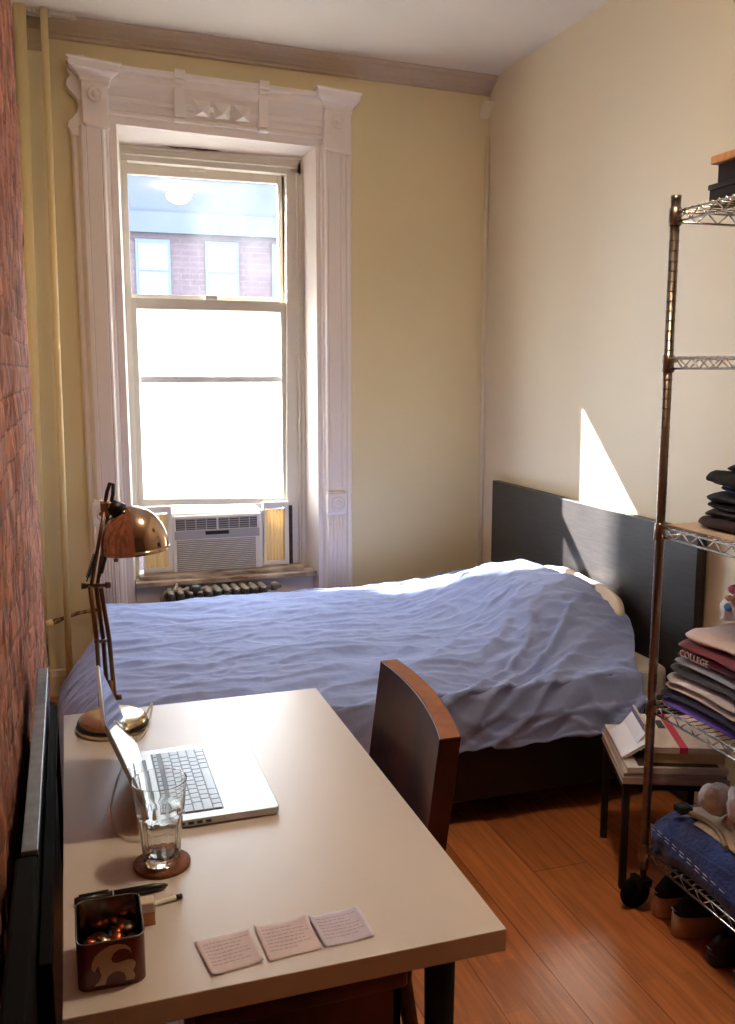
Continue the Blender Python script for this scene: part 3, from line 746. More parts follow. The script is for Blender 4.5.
# ------------------------------------------------------------------ things leaning along the brick wall
ln = thing('leaning_board', (-.092, 2.06, .0), 'tall dark board with a gray painted top edge, propped on the brick wall', 'board')
mb = MB(); mb.box((-.102, 1.478, .0), (-.078, 2.44, .79)); mb.build('panel', m_black, ln)
mb = MB(); mb.box((-.103, 1.476, .79), (-.077, 2.442, .80)); o = mb.build('top_edge', m_frameg, ln, bevel=.002); o['label'] = 'gray scuffed top edge'
pf = thing('picture_frame', (-.064, 1.75, 0), 'thin black picture frame leaning in front of the gray-edged board', 'picture frame')
mb = MB()
mb.box((-.073, 1.25, 0), (-.056, 1.275, .745)); mb.box((-.073, 2.28, 0), (-.056, 2.305, .745)); mb.box((-.073, 1.275, 0), (-.056, 2.28, .025)); mb.box((-.073, 1.275, .72), (-.056, 2.28, .745)); mb.build('frame', m_rubber, pf, bevel=.002)
mb = MB(); mb.box((-.072, 1.275, .025), (-.066, 2.28, .72)); mb.build('backing', m_black, pf)
cs = thing('black_case', (-.09, 1.3, 0), 'flat black case standing on edge by the brick wall, nearest the camera', 'case')
mb = MB(); mb.box((-.112, .80, .0), (-.078, 1.47, .795)); mb.build('shell', m_rubber, cs, bevel=.006)
mb = MB(); mb.box((-.1135, .80, .40), (-.0765, 1.4715, .406)); mb.build('seam', m_black, cs)
cr_ = thing('wooden_crate', (-.075, 3.2, 0), 'narrow brown wooden crate on the floor between desk and brick wall', 'crate')
mb = MB(); X0, X1, Y0, Y1 = -.118, -.06, 2.60, 3.40
for z in (.0, .085, .17): mb.box((X1-.012, Y0, z), (X1, Y1, z+.075)); mb.box((X0, Y0, z), (X0+.012, Y1, z+.075))
mb.box((X0, Y0, 0), (X1, Y0+.012, .245)); mb.box((X0, Y1-.012, 0), (X1, Y1, .245)); mb.build('side_boards', m_crate, cr_, bevel=.002)
mb = MB(); mb.box((X0, Y0, .245), (X1, Y1, .258)); mb.build('lid', m_crate, cr_, bevel=.002)

# ------------------------------------------------------------------ desk lamp
lp = thing('desk_lamp', (.067, 2.12, DZ), 'brass balanced-arm desk lamp with a dome shade at the far end of the desk', 'desk lamp')
YLm = 2.12
mb = MB(); c = (.067, YLm, DZ)
mb.lathe([(0, .0), (.078, .0), (.082, .004), (.082, .010)], c, n=48); mb.build('base_rim', m_basem, lp)
mb = MB(); mb.lathe([(.080, .010), (.080, .014), (.076, .026), (.066, .032), (.03, .036), (0, .037)], c, n=48); mb.build('base', m_basem, lp)
mb = MB(); mb.lathe([(.0795, .0105), (.0808, .012), (.0795, .019), (.0775, .020)], c, n=48); mb.build('base_band', m_black, lp)
def L(px, py, dy=0): return P(px, py, YLm+dy)
ft = L(110, 716)
mb = MB(); mb.lathe([(.012, .036), (.012, .06), (.007, .064), (.007, .115), (0, .117)], c, n=16); mb.build('swivel', m_brassr, lp)
for (ax_, ay_, bx_, by_, dy) in ((90, 586, 101, 706, -.012), (96, 586, 108, 703, .012), (101, 588, 115, 700, 0)):
    mb = MB(); a_, b_ = L(ax_, ay_, dy), L(bx_, by_, dy)
    mid = a_.lerp(b_, .45)+Vector((.004, 0, 0)); mb.tube([a_, mid, b_], .0052, 10); mb.build('lower_arm', m_brassr, lp)
for pts_, r_ in (([L(95, 642, -.012), L(110, 640, .012)], .004), ([L(84, 586), L(108, 585)], .0045), ([L(101, 704), (.067, YLm, DZ+.085), L(119, 697)], .005)):
    mb = MB(); mb.tube(pts_, r_, 8); mb.build('crossbar', m_brassr, lp)
for q in ((84, 586), (108, 585), (119, 697)):
    mb = MB(); a_ = L(*q); mb.lathe([(0, -.006), (.007, -.006), (.007, .006), (0, .006)], a_, ax='X', n=14); mb.build('wing_nut', m_brassr, lp)
for (ax_, ay_, bx_, by_, dy) in ((91, 588, 104, 512, -.008), (97, 588, 108, 514, .008)):
    mb = MB(); mb.tube([L(ax_, ay_, dy), L(bx_, by_, dy)], .0042, 10); mb.build('upper_arm', m_brassr, lp)
for (ax_, ay_, bx_, by_) in ((88, 577, 95, 555), (101, 573, 106, 553)):
    mb = MB(); a_, b_ = L(ax_, ay_, -.012), L(bx_, by_, -.012); pts = []
    N_ = 120
    for k in range(N_+1):
        t = k/N_; an = t*2*pi*14; d_ = (b_-a_).normalized(); u_ = d_.cross(Vector((0, 1, 0))).normalized(); q_ = d_.cross(u_)
        pts.append(a_.lerp(b_, t)+(u_*cos(an)+q_*sin(an))*.0045)
    mb.tube(pts, .0014, 5); mb.tube([a_-(b_-a_)*.2, b_+(b_-a_)*.2], .0016, 6)
    mb.build('spring', m_legb, lp)
# head joint, handle and shade
mb = MB(); j = L(105, 509); mb.box((j.x-.010, j.y-.012, j.z-.016), (j.x+.010, j.y+.012, j.z+.016)); mb.tube([L(100, 503), L(113, 503)], .0045, 10); mb.tube([L(99, 514), L(112, 513)], .0045, 10); mb.build('head_joint', m_basem, lp, bevel=.002)
mb = MB(); mb.tube([L(105, 505), L(107, 492), L(110, 483), L(113, 484), L(113, 494), L(111, 504)], .0042, 8); mb.build('handle', m_black, lp)
sc_ = L(135.5, 549); rs = .0765
tl = Matrix.Rotation(R(-4), 4, 'Y')
mb = MB(); mb.tube([L(109, 512), L(115, 508), L(124, 511)], [.015, .019, .016], 18); mb.build('socket', m_black, lp)
pr_ = [(rs*cos(pi/2*k/20), rs*1.30*sin(pi/2*k/20)) for k in range(21)]
pr_ = [(rs+.0015, -.002), (rs+.0015, .003), (rs, .004)]+pr_
inn = [(max(r-.0016, 0), h-.0016) for r, h in pr_[::-1]]
mb = MB(); mb.lathe(pr_+inn, (sc_.x, sc_.y, sc_.z), n=64, M=tl.to_3x3()); sh = mb.build('lamp_shade', m_brass, lp)
mb = MB(); mb.lathe([(0, -.01), (.014, 0), (.022, .02), (.018, .04), (.011, .05), (.011, .07), (0, .07)], (sc_.x-.005, sc_.y, sc_.z+.012), n=20); mb.build('bulb', mat('white_bulb', (240, 238, 230), .3), lp)
mb = MB(); mb.tube([(sc_.x-.045, sc_.y-.03, sc_.z+.01), (sc_.x-.045, sc_.y-.03, sc_.z-.012)], .0022, 6); mb.lathe([(0, 0), (.005, .002), (.005, .008), (0, .010)], (sc_.x-.045, sc_.y-.03, sc_.z-.022), n=12); mb.build('switch_knob', m_brassr, lp)
mb = MB(); pts = [at_z(146, 715, DZ+.012), at_z(152, 703, DZ+.025), at_z(150, 718, DZ+.006), at_z(143, 735, DZ+.003), at_z(133, 742, DZ+.003)]
def crv(pts, n=8):
    out = []; m = len(pts)
    for i in range(m-1):
        p0, p1, p2, p3 = pts[max(i-1, 0)], pts[i], pts[i+1], pts[min(i+2, m-1)]
        for k in range(n):
            t = k/n; out.append(.5*((2*p1)+(-p0+p2)*t+(2*p0-5*p1+4*p2-p3)*t*t+(-p0+3*p1-3*p2+p3)*t**3))
    out.append(pts[-1]); return out
mb.tube(crv(pts), .0022, 7); mb.build('lamp_cord', m_cord, lp)

# ------------------------------------------------------------------ laptop
lt = thing('laptop', (.23, 1.757, DZ), 'open silver laptop on the desk, keyboard towards the chair', 'laptop')
LX0, LX1, LY0, LY1 = .112, .344, 1.586, 1.927
def rrect(x0, x1, y0, y1, r, n=6):
    pts = []
    for cx, cy, a0 in ((x1-r, y1-r, 0), (x0+r, y1-r, 90), (x0+r, y0+r, 180), (x1-r, y0+r, 270)):
        for k in range(n+1):
            a = R(a0+90*k/n); pts.append((cx+r*cos(a), cy+r*sin(a)))
    return pts
mb = MB(); mb.prism(rrect(LX0, LX1, LY0, LY1, .012), DZ+.003, DZ+.016, lambda u, v, z: (u, v, z)); bs = mb.build('base', m_silver, lt, bevel=.002)
mb = MB(); mb.box((LX0+.022, LY0+.026, DZ+.0161), (LX0+.132, LY1-.026, DZ+.0166)); kb = mb.build('keyboard', m_keybed, bs)
rows = 6; kx0, kx1, ky0, ky1 = LX0+.024, LX0+.130, LY0+.028, LY1-.028
cellx = (kx1-kx0)/rows
lay = [[1]*14, [1]*13+[1.5], [1.5]+[1]*13, [1.8]+[1]*11+[1.9], [2.3]+[1]*10+[2.3], [1, 1, 1, 1.3, 5.2, 1.3, 1, 1, 1, 1]]
for r_ in range(rows):
    x = kx0+cellx*r_; tot = sum(lay[r_]); y = ky0
    for k_, wv in enumerate(lay[r_]):
        wd = (ky1-ky0)*wv/tot
        mb = MB(); mb.box((x+.0012, y+.0012, DZ+.0166), (x+cellx*(.55 if r_ == 0 else 1)-.0012, y+wd-.0012, DZ+.0182)); mb.build('key', m_key, kb)
        y += wd
mb = MB(); mb.box((LX0+.145, LY0+.115, DZ+.0160), (LX0+.222, LY1-.115, DZ+.0163)); mb.build('trackpad', mat('trackpad_glass', (196, 196, 198), .2, metal=.6), bs)
mb = MB(); mb.box((LX0+.001, LY0+.05, DZ+.012), (LX0+.010, LY1-.05, DZ+.0162)); mb.build('hinge', m_black, bs)
for k in range(5):
    mb = MB(); mb.box((LX0+.03+k*.016, LY0-.0006, DZ+.007), (LX0+.04+k*.016, LY0+.001, DZ+.012)); mb.build('port', m_black, bs)
lidL = .216; tx, tz = .034-LX0+.002, .957-(DZ+.016); ln_ = hypot(tx, tz); dxl, dzl = tx/ln_, tz/ln_
nxl, nzl = dzl, -dxl       # towards the keyboard side
H0 = Vector((LX0+.002, 0, DZ+.016))
def lid(s, y, t): return (H0.x+dxl*s+nxl*t, y, H0.z+dzl*s+nzl*t)
mb = MB(); mb.prism(rrect(0, lidL, LY0, LY1, .010), 0, -.007, lambda u, v, t: lid(u, v, t)); ld = mb.build('lid', m_silver, lt, bevel=.001)
mb = MB(); mb.prism(rrect(.004, lidL-.003, LY0+.004, LY1-.004, .008), 0, .0008, lambda u, v, t: lid(u, v, t)); mb.build('screen', m_screen, ld)
mb = MB(); pts = [at_z(143, 838, DZ+.006), at_z(128, 839, DZ+.004), at_z(114, 826, DZ+.004), at_z(111, 806, DZ+.004), at_z(115, 785, DZ+.004), at_z(121, 768, DZ+.004), at_z(124, 755, DZ+.004)]
pts = [Vector((LX0+.02, LY0-.004, DZ+.009)), Vector((LX0+.012, LY0-.03, DZ+.006))]+pts[1:]
mb.tube(crv(pts), .0019, 7)
tag(mb.build('charging_cable', m_cord), 'thin gray cable curling on the desk behind the laptop screen', 'cable')

# ------------------------------------------------------------------ coaster and drinking glass
gc = Vector((.1165, 1.474, DZ))
mb = MB(); mb.lathe([(0, 0), (.046, 0), (.047, .002), (.047, .006), (.045, .007), (0, .007)], (gc.x, gc.y, DZ), n=48)
tag(mb.build('coaster', m_cork), 'round brown cork coaster under the drinking glass', 'coaster')
mb = MB(); nf = 60
def gprof(h):
    return .0300+.0140*(h/.145)**1.05
ro = []
hs = [0, .0008, .003, .008, .02, .04, .06, .075, .080, .083, .086, .088, .095, .11, .13, .141, .1436, .1444, .1448]
gz = DZ+.0075
for h in hs:
    ring = []
    for k in range(nf):
        a = 2*pi*k/nf; fct = cos(pi/10)/cos(((a) % (2*pi/10))-pi/10)
        m_ = 1-smooth(.078, .090, h)
        r = gprof(h)+(.0012 if h > .086 else 0); r = r*(1-.0)*(fct*m_+(1-m_))
        if h == 0: r *= .93
        ring.append((gc.x+r*cos(a), gc.y+r*sin(a), gz+h))
    ro.append(ring)
for h in [.1448, .1444, .1436, .141, .13, .11, .09, .07, .05, .03, .016, .012, .010]:
    r0 = gprof(h)+(.0012 if h > .086 else 0)-(.0014+.0014*(1-h/.145))
    if h < .016: r0 *= {.012: .8, .010: .45}[h]
    ro.append([(gc.x+r0*cos(2*pi*k/nf), gc.y+r0*sin(2*pi*k/nf), gz+h) for k in range(nf)])
vs = [p for r in ro for p in r]; fs = [[i*nf+k, i*nf+(k+1) % nf, (i+1)*nf+(k+1) % nf, (i+1)*nf+k] for i in range(len(ro)-1) for k in range(nf)]
fs.append(list(range(nf))[::-1]); fs.append([(len(ro)-1)*nf+k for k in range(nf)])
mb.add(vs, fs, True)
tag(mb.build('drinking_glass', m_glass), 'empty faceted clear glass tumbler on the cork coaster', 'glass')

# ------------------------------------------------------------------ tin with coins
tn = thing('coin_tin', (.0225, 1.23, DZ), 'open square red tin with a cream goat figure, holding coins', 'tin')
ht = .068
o_ = rrect(-.022, .067, 1.177, 1.286, .014); i_ = rrect(-.0205, .0655, 1.1785, 1.2845, .0125)
mb = MB(); n_ = len(o_)
vs = [(x, y, DZ+.001) for x, y in o_]+[(x, y, DZ+ht) for x, y in o_]
fs = [[k, (k+1) % n_, n_+(k+1) % n_, n_+k] for k in range(n_)]+[list(range(n_))[::-1]]
mb.add(vs, fs); mb.build('body', m_tin, tn)
vs = [(x, y, DZ+.002) for x, y in i_]+[(x, y, DZ+ht) for x, y in i_]
mb = MB(); mb.add(vs, fs); mb.build('lining', m_tinin, tn)
mb = MB(); mb.tube([(x, y, DZ+ht) for x, y in rrect(-.0215, .0665, 1.1775, 1.2855, .0135)], .0013, 6, closed=True); mb.build('rim', m_tinin, tn)
goat = [(.020, .06), (.27, .06), (.30, .18), (.36, .26), (.46, .31), (.58, .31), (.68, .25), (.72, .15), (.71, .06), (.90, .06), (.92, .16), (.88, .27), (.93, .36), (.94, .45), (.88, .52), (.78, .54), (.66, .52), (.54, .50),
        (.44, .54), (.42, .62), (.46, .72), (.58, .80), (.72, .80), (.82, .74), (.86, .66), (.84, .78), (.74, .88), (.58, .93), (.40, .92), (.26, .86), (.16, .80), (.06, .72), (.0, .58), (-.02, .46), (.05, .38), (.10, .46), (.14, .50), (.16, .40), (.20, .28), (.14, .16)]
def gp(u, v): return (-.006+.066*u, v)
mb = MB(); mb.prism([(u, v) for u, v in goat], 0, .0006, lambda u, v, t: (-.003+.060*u, 1.1773-t, DZ+.003+.064*v)); o = mb.build('goat_print', m_cream, tn); o['label'] = 'cream goat silhouette'
random.seed(5)
for k in range(40):
    x, y = random.uniform(-.009, .054), random.uniform(1.191, 1.272); z = DZ+.012+.0018*(k//4)+random.uniform(0, .002)
    rM = (Matrix.Rotation(random.uniform(-.45, .45), 3, 'X') @ Matrix.Rotation(random.uniform(-.45, .45), 3, 'Y'))
    mb = MB(); r = random.choice((.0085, .0095, .0105)); mb.lathe([(0, 0), (r, 0), (r, .0015), (0, .0015)], (x, y, z+.004), n=20, M=rM)
    tag(mb.build('coin', m_copper if k % 3 else m_nickel), 'loose copper or nickel coin lying in the red goat tin', 'coin', 'coins in the red tin')
# pens and small white box
def pen(p, q, r, label, m1, m2, name, clear=False):
    p, q = Vector(p), Vector(q); d = (q-p); t = thing(name, p, label, 'pen')
    if clear:
        MB().tube([p, p+d*.93], r, 10).build('barrel', m_ac, t); MB().tube([p+d*.05, p+d*.90], r*.35, 8).build('ink_refill', m1, t)
        MB().tube([p+d*.93, q], r*1.05, 10).build('end_cap', m2, t)
    else:
        MB().tube([p, p+d*.03, p+d*.40], [r*.7, r, r*1.1], 14).build('cap', m1, t)
        MB().tube([p+d*.40, p+d*.415], r*1.15, 14).build('ring', m2, t)
        MB().tube([p+d*.415, p+d*.85, p+d*.97, q], [r*1.05, r*.95, r*.6, r*.2], 14).build('barrel', m1, t)
        MB().tube([p+d*.05+Vector((0, 0, r*1.3)), p+d*.36+Vector((0, 0, r*1.4))], r*.25, 6).build('clip', m1, t)
    return t
pen((-.025, 1.392, DZ+.0075), (.118, 1.398, DZ+.0065), .0068, 'thick black pen with a silver ring, lying behind the red tin', m_black, m_silver, 'black_pen')
pen((.0, 1.335, DZ+.0045), (.136, 1.363, DZ+.0045), .0040, 'clear plastic ballpoint pen with a dark end, beside the black pen', m_ink, m_black, 'clear_pen', True)
bx = thing('paper_box', (.075, 1.32, DZ), 'small white box with an orange side, tucked behind the red tin', 'box')
mb = MB(); mb.box((.050, 1.306, DZ), (.090, 1.328, DZ+.036)); mb.build('sleeve', mat('white_card', (222, 212, 200), .6), bx, bevel=.002)
mb = MB(); mb.box((.050, 1.3050, DZ), (.0905, 1.3055, DZ+.020)); mb.build('orange_side', mat('orange_card', (196, 132, 86), .6), bx)
mb = MB(); mb.lathe([(0, 0), (.010, 0), (.010, .0008), (0, .0008)], (.0904, 1.317, DZ+.022), ax='X', n=20); mb.build('round_mark', m_acg, bx)

# ------------------------------------------------------------------ three notes near the desk edge
def note(cs, m, label, seed):
    random.seed(seed)
    P4 = [at_z(x, y, DZ+.0006) for x, y in cs]   # far-left, far-right, near-right, near-left
    t = thing('paper_slip', (P4[3].x, P4[3].y, DZ), label, 'paper slip', 'paper slips by the desk edge')
    def q(u, v): a = P4[3].lerp(P4[2], u); b = P4[0].lerp(P4[1], u); return a.lerp(b, v)
    def f(u, v):
        p = q(u, v); return (p.x, p.y, DZ+.0010+.0045*max(0, (abs(u-.5)*2)**4*(.6+.4*sin(seed+v*3)))+.0012*nz(u*3, v*3, seed))
    MB().grid(f, 14, 14).build('sheet', m, t, solid=.0003)
    mb = MB()
    for r_ in range(7):
        u = .10; v = .82-.10*r_
        end = random.uniform(.55, .92)
        while u < end:
            wv = random.uniform(.03, .11)
            a, b = Vector(f(u, v)), Vector(f(min(u+wv, .95), v)); c, d = Vector(f(min(u+wv, .95), v+.028)), Vector(f(u, v+.028)); k = Vector((0, 0, .0006))
            mb.add([a+k, b+k, c+k, d+k], [(0, 1, 2, 3)]); u += wv+.02
    mb.build('handwriting', m_ink, t)
note([(194, 943), (250, 929), (264, 962), (212, 977)], m_paper, 'crumpled off-white paper slip with faint writing, leftmost of the three by the desk edge', 2)
note([(254, 928), (306, 917), (322, 949), (269, 962)], m_paper, 'off-white paper slip between the two other slips at the desk edge', 4)
note([(308, 918), (357, 907), (375, 937), (325, 948)], m_paperb, 'bluish-white paper slip nearest the right corner of the desk', 6)

# ------------------------------------------------------------------ wire shelving unit
SX0, SX1, SY0, SY1 = 1.523, 1.985, 1.02, 2.105
su = thing('wire_shelving', (1.76, 1.56, 0), 'chrome wire shelving unit on casters against the right wall', 'shelving unit')
lev = [.205, .640, 1.140, 1.592, 1.968]
for x, y in ((SX0, SY0), (SX1, SY0), (SX0, SY1), (SX1, SY1)):
    mb = MB(); mb.tube([(x, y, .14), (x, y, 2.004)], .0122, 20)
    for k in range(73):   # the grooves
        z = .165+k*.0254; mb.tube([(x, y, z), (x, y, z+.0025)], .0134, 16, caps=False)
    mb.lathe([(.0135, 2.000), (.0135, 2.008), (0, 2.010)], (x, y, 0), n=16)
    po = mb.build('post', m_post, su)
    for z in lev:
        mb = MB(); mb.lathe([(.0155, -.036), (.0165, -.034), (.0152, .008), (.0135, .010)], (x, y, z), n=20); mb.build('collar', m_post, po)
    sg = -.04
    mb = MB(); mb.tube([(x, y, .14), (x, y, .105)], .009, 10); mb.hexa([(x-.018, y-.016, .085), (x+.018, y-.016, .085), (x+.018, y+.016, .085), (x-.018, y+.016, .085), (x-.020, y-.018, .108), (x+.020, y-.018, .108), (x+.020, y+.018, .108), (x-.020, y+.018, .108)])
    mb.box((x-.012, y+.014, .045), (x+.006, y+.0175, .100)); mb.box((x-.012, y+.0425, .045), (x+.006, y+.046, .100)); mb.box((x-.012, y-.016, .096), (x+.006, y+.046, .100))
    cs_ = mb.build('caster', m_black, po)
    mb = MB(); mb.lathe([(0, -.011), (.030, -.011), (.045, -.008), (.048, 0), (.045, .008), (.030, .011), (0, .011)], (x-.004, y+.030, .0485), ax='Y', n=32); mb.build('wheel', m_rubber, cs_)
def truss(mb, a, b, r=.0022, pitch=.062):
    a, b = Vector(a), Vector(b); d = b-a; n_ = max(2, int(d.length/pitch))
    dn = Vector((0, 0, -.026)); pts = []
    for k in range(2*n_+1): pts.append(a+d*(k/(2*n_))+(dn if k % 2 == 0 else Vector((0, 0, 0))))
    for p, q in zip(pts, pts[1:]): mb.tube([p, q], r, 6)
for z in lev:
    mb = MB(); e = .0
    for (a, b) in (((SX0, SY0), (SX0, SY1)), ((SX1, SY0), (SX1, SY1)), ((SX0, SY0), (SX1, SY0)), ((SX0, SY1), (SX1, SY1))):
        for dz in (0, -.026): mb.tube([(a[0], a[1], z+dz), (b[0], b[1], z+dz)], .0032, 8)
        truss(mb, (a[0], a[1], z), (b[0], b[1], z))
    rm = mb.build('shelf_rim', m_wire, su)
    mb = MB(); k = SY0+.03
    while k < SY1: mb.tube([(SX0, k, z+.004), (SX1, k, z+.004)], .0018, 5); k += .0254
    for x in (SX0+.15, SX0+.30): mb.tube([(x, SY0, z-.001), (x, SY1, z-.001)], .003, 6)
    mb.build('shelf_wires', m_wire, rm)
mb = MB(); mb.box((SX0+.012, SY0+.02, 1.147), (SX1-.012, SY1-.016, 1.1495))
tag(mb.build('shelf_liner', m_liner), 'beige liner sheet under the dark clothes on the middle shelf', 'shelf liner')
mb = MB(); mb.box((SX0+.012, SY0+.02, .647), (SX1-.012, SY1-.35, .6495))
tag(mb.build('shelf_liner', m_liner), 'tan liner sheet on the shelf below the colourful folded clothes', 'shelf liner')

def garment(x0, x1, y0, y1, z0, h, m, label, seed, arch=0.0, cat='folded clothes', group=None, name='folded_shirt', wr=.30, tiltx=0, layers=2, e2=.28):
    """Folded garment: a soft slab with rounded folds, creases on its face and LAYERS visible along the open edge."""
    mb = MB(); a, b, c = (x1-x0)/2, (y1-y0)/2, h/2; cx, cy = (x0+x1)/2, (y0+y1)/2
    sp = lambda t, e: math.copysign(abs(t)**e, t)
    def f(u, v):
        th = 2*pi*u; ph = -pi/2+pi*v
        x = a*(1-(1-abs(cos(ph))**.5)*.12/max(a, .01)*.12)*sp(cos(th), e2)*(abs(cos(ph))**.20); y = b*(abs(cos(ph))**.10)*sp(sin(th), e2); z = c*sp(sin(ph), .8)
        lay = 1-.06*abs(sin(ph*layers))*(1 if layers > 1 else 0)
        k = wr*h*fbm(x*9+seed*3.1, y*6, z*20+seed, 1.4, 4)
        kx = 1+.05*nz(y*8, seed, z*10); 
        x = x*(kx)*lay; y = y*(1+.03*nz(x*9, seed+4, z*30))
        z = z+k*.7+tiltx*(x/a)*h-arch*(y/b)**2
        x += .25*k-.10*h*(1-min(1, abs(nz(y*11+x*4, seed*2.3, z*14))*3))*(1 if x < 0 else 0); z += .12*h*nz(x*16+seed, y*22, 1.0)
        return (cx+x, cy+y, z0+c+z+arch*0)
    mb.grid(f, 96, 28)
    return tag(mb.build(name, m), label, cat, group)
cl = [  # colourful stack, from the bottom: x offset, y end, height, colour, label
 (.012, 2.104, .024, (92, 64, 176), None, 'purple folded shirt at the bottom of the colourful clothes stack', 'purple_jersey', .02),
 (.010, 2.100, .025, (30, 30, 62), None, 'navy folded shirt lying on the purple one', 'navy_jersey', .02),
 (.016, 2.096, .018, (206, 190, 184), None, 'cream folded shirt under the white one in the colourful stack', 'cream_jersey', .02),
 (.018, 2.094, .024, (222, 216, 214), (176, 172, 176), 'creased white shirt lying on the cream one, middle of the colourful stack', 'white_crease', .02),
 (.026, 2.092, .026, (62, 60, 64), None, 'charcoal folded sweater under the light grey shirt', 'charcoal_knit', .02),
 (.036, 2.086, .020, (170, 176, 190), (132, 138, 154), 'light grey folded shirt beneath the lettered maroon one', 'grey_jersey', .02),
 (.044, 2.080, .024, (116, 28, 46), None, 'maroon folded sweatshirt with white letters', 'maroon_jersey', .02),
 (.040, 2.078, .028, (132, 60, 76), None, 'plain dusty maroon sweatshirt under the white one on top', 'dusty_maroon', .02),
 (.050, 2.062, .034, (232, 214, 212), (206, 188, 190), 'thick white shirt on top of the colourful clothes stack', 'white_cotton', .02),
]
z = .651
for i, (dx, ye, h, rgb, rgb2, lab, mn, ar) in enumerate(cl):
    g = garment(SX0+dx-.008, SX0+dx+.30, ye-.36, ye, z, h*1.04, cloth(mn, rgb, rgb2, var=.25, vs=10), lab, i+1, arch=.010, group='colourful folded clothes on the second shelf')
    if 'letters' in lab:
        cu = bpy.data.curves.new('letter_curve', 'FONT'); cu.body = 'COLLEGE'; cu.size = .026; cu.extrude = .001; cu.align_x = 'LEFT'; cu.space_character = 1.1
        tmp = bpy.data.objects.new('tmp', cu); COL.objects.link(tmp); bpy.context.view_layer.update(); me_ = bpy.data.meshes.new_from_object(tmp.evaluated_get(bpy.context.evaluated_depsgraph_get())); bpy.data.objects.remove(tmp); me_.materials.clear(); me_.materials.append(mat('white_lettering', (222, 206, 206), .8)); lo_ = bpy.data.objects.new('letters', me_); COL.objects.link(lo_)
        lo_.parent = g; wx, wy, wz = SX0+dx-.0125, ye-.045, z+.0075
        lo_.location = Vector((wx, wy, wz))-g.location; lo_.rotation_euler = (R(90), 0, R(-90)); lo_['label'] = 'white college letters'
    z += h
garment(SX0+.02, SX0+.33, 1.33, 1.66, .651, .045, cloth('brown_knit', (92, 52, 38), var=.3), 'brown folded sweater at the bottom of the next pile on the second shelf', 31, group='second pile on the second shelf')
garment(SX0+.02, SX0+.33, 1.35, 1.672, .700, .035, cloth('white_terry', (222, 206, 202), var=.2), 'white folded towel over the brown sweater in the next pile', 32, group='second pile on the second shelf', name='folded_towel')
garment(SX0+.03, SX0+.33, 1.34, 1.65, .738, .04, cloth('dark_red_knit', (84, 26, 34), var=.3), 'dark red folded sweater above the white towel in the next pile', 33, group='second pile on the second shelf')
# crumpled bag with flowers on the white shirt
fb = thing('printed_bag', (1.765, 2.035, z+.005), 'crumpled white bag with pink and blue print on top of the folded clothes', 'bag')
mb = MB()
def bag(u, v):
    th = 2*pi*u; r = (.075+.012*sin(5*th+6*v)+.012*nz(cos(th)*2, sin(th)*2, v*4))*(1-.45*v**2)
    return (1.765+r*.8*cos(th), 2.035+r*.8*sin(th), z+.004+.085*v+.012*nz(cos(th)*3, sin(th)*3, 5+v)*v)
mb.grid(bag, 60, 18); mb.build('bag_body', mat('white_plastic_film', (232, 228, 228), .35), fb, solid=.0006)
def blob(parent, c, r, rgb, nm):
    mb = MB(); mb.grid(lambda u, v: (c[0]+r[0]*cos(2*pi*u)*sin(pi*v), c[1]+r[1]*sin(2*pi*u)*sin(pi*v), c[2]+r[2]*cos(pi*v)*(1+.2*sin(6*pi*u))), 16, 8); mb.build(nm, mat(nm+str(random.random())[2:6], rgb, .5), parent)
b0 = bag(.5, .55)
blob(fb, (1.712, 2.045, z+.040), (.006, .016, .011), (96, 140, 196), 'blue_print'); blob(fb, (1.722, 2.035, z+.092), (.012, .026, .012), (214, 110, 140), 'pink_bow'); blob(fb, (1.714, 2.04, z+.066), (.008, .022, .008), (206, 158, 116), 'tan_print')

# dark stack on the middle shelf
dk = [(.060, 2.055, .028, (52, 34, 38), 'dark maroon folded trousers at the bottom of the dark stack on the middle shelf'),
      (.072, 2.045, .020, (62, 52, 56), 'dark patterned folded shirt just above the maroon trousers'),
      (.078, 2.045, .020, (30, 34, 34), 'very dark green folded shirt in the middle of the dark stack'),
      (.074, 2.045, .022, (28, 30, 44), 'dark slate folded shirt under the blue one'),
      (.100, 2.025, .022, (34, 46, 120), 'royal blue folded shirt between black ones'),
      (.072, 2.045, .034, (14, 14, 16), 'thick black folded sweater on the blue shirt'),
      (.110, 2.015, .020, (26, 26, 28), 'thin black folded shirt near the top of the dark stack'),
      (.150, 1.985, .026, (52, 44, 40), 'dark brown rolled garment topping the dark stack')]
z = 1.151
for i, (dx, ye, h, rgb, lab) in enumerate(dk):
    garment(SX0+dx, SX0+dx+.26, ye-.34, ye, z, h*1.04, cloth('dark_cloth_%s' % ('abcdefgh'[i]), rgb, var=.35, vs=16, sheen=.02), lab, 40+i, arch=.004, group='dark folded clothes on the middle shelf', wr=.45); z += h

# top shelf boxes
def crate_box(x0, x1, y0, y1, z0, h, m, label, lid_h=.0, rot=0, name='storage_box'):
    t = thing(name, ((x0+x1)/2, (y0+y1)/2, z0), label, 'box')
    mb = MB(); mb.box((x0, y0, z0), (x1, y1, z0+h-lid_h)); mb.build('body', m, t, bevel=.003)
    if lid_h: mb = MB(); mb.box((x0-.003, y0-.003, z0+h-lid_h), (x1+.003, y1+.003, z0+h)); mb.build('lid', m, t, bevel=.003)
    t.rotation_euler.z = rot; return t
z5 = 1.9745
m_bb = mat('black_card', (34, 30, 34), .5)
crate_box(SX0+0.055, SX0+.36, 1.70, 2.047, z5, .052, m_bb, 'wide black box at the bottom of the pile on the top shelf', .014)
crate_box(SX0+0.060, SX0+.33, 1.70, 2.024, z5+.053, .044, mat('black_box_card', (28, 27, 30), .4), 'smaller black box resting on the wide black one', .0)
m_wb = mat('light_wood_box', (206, 150, 96), .5, var=.2, vscale=10, stretch=(1, 8, 1))
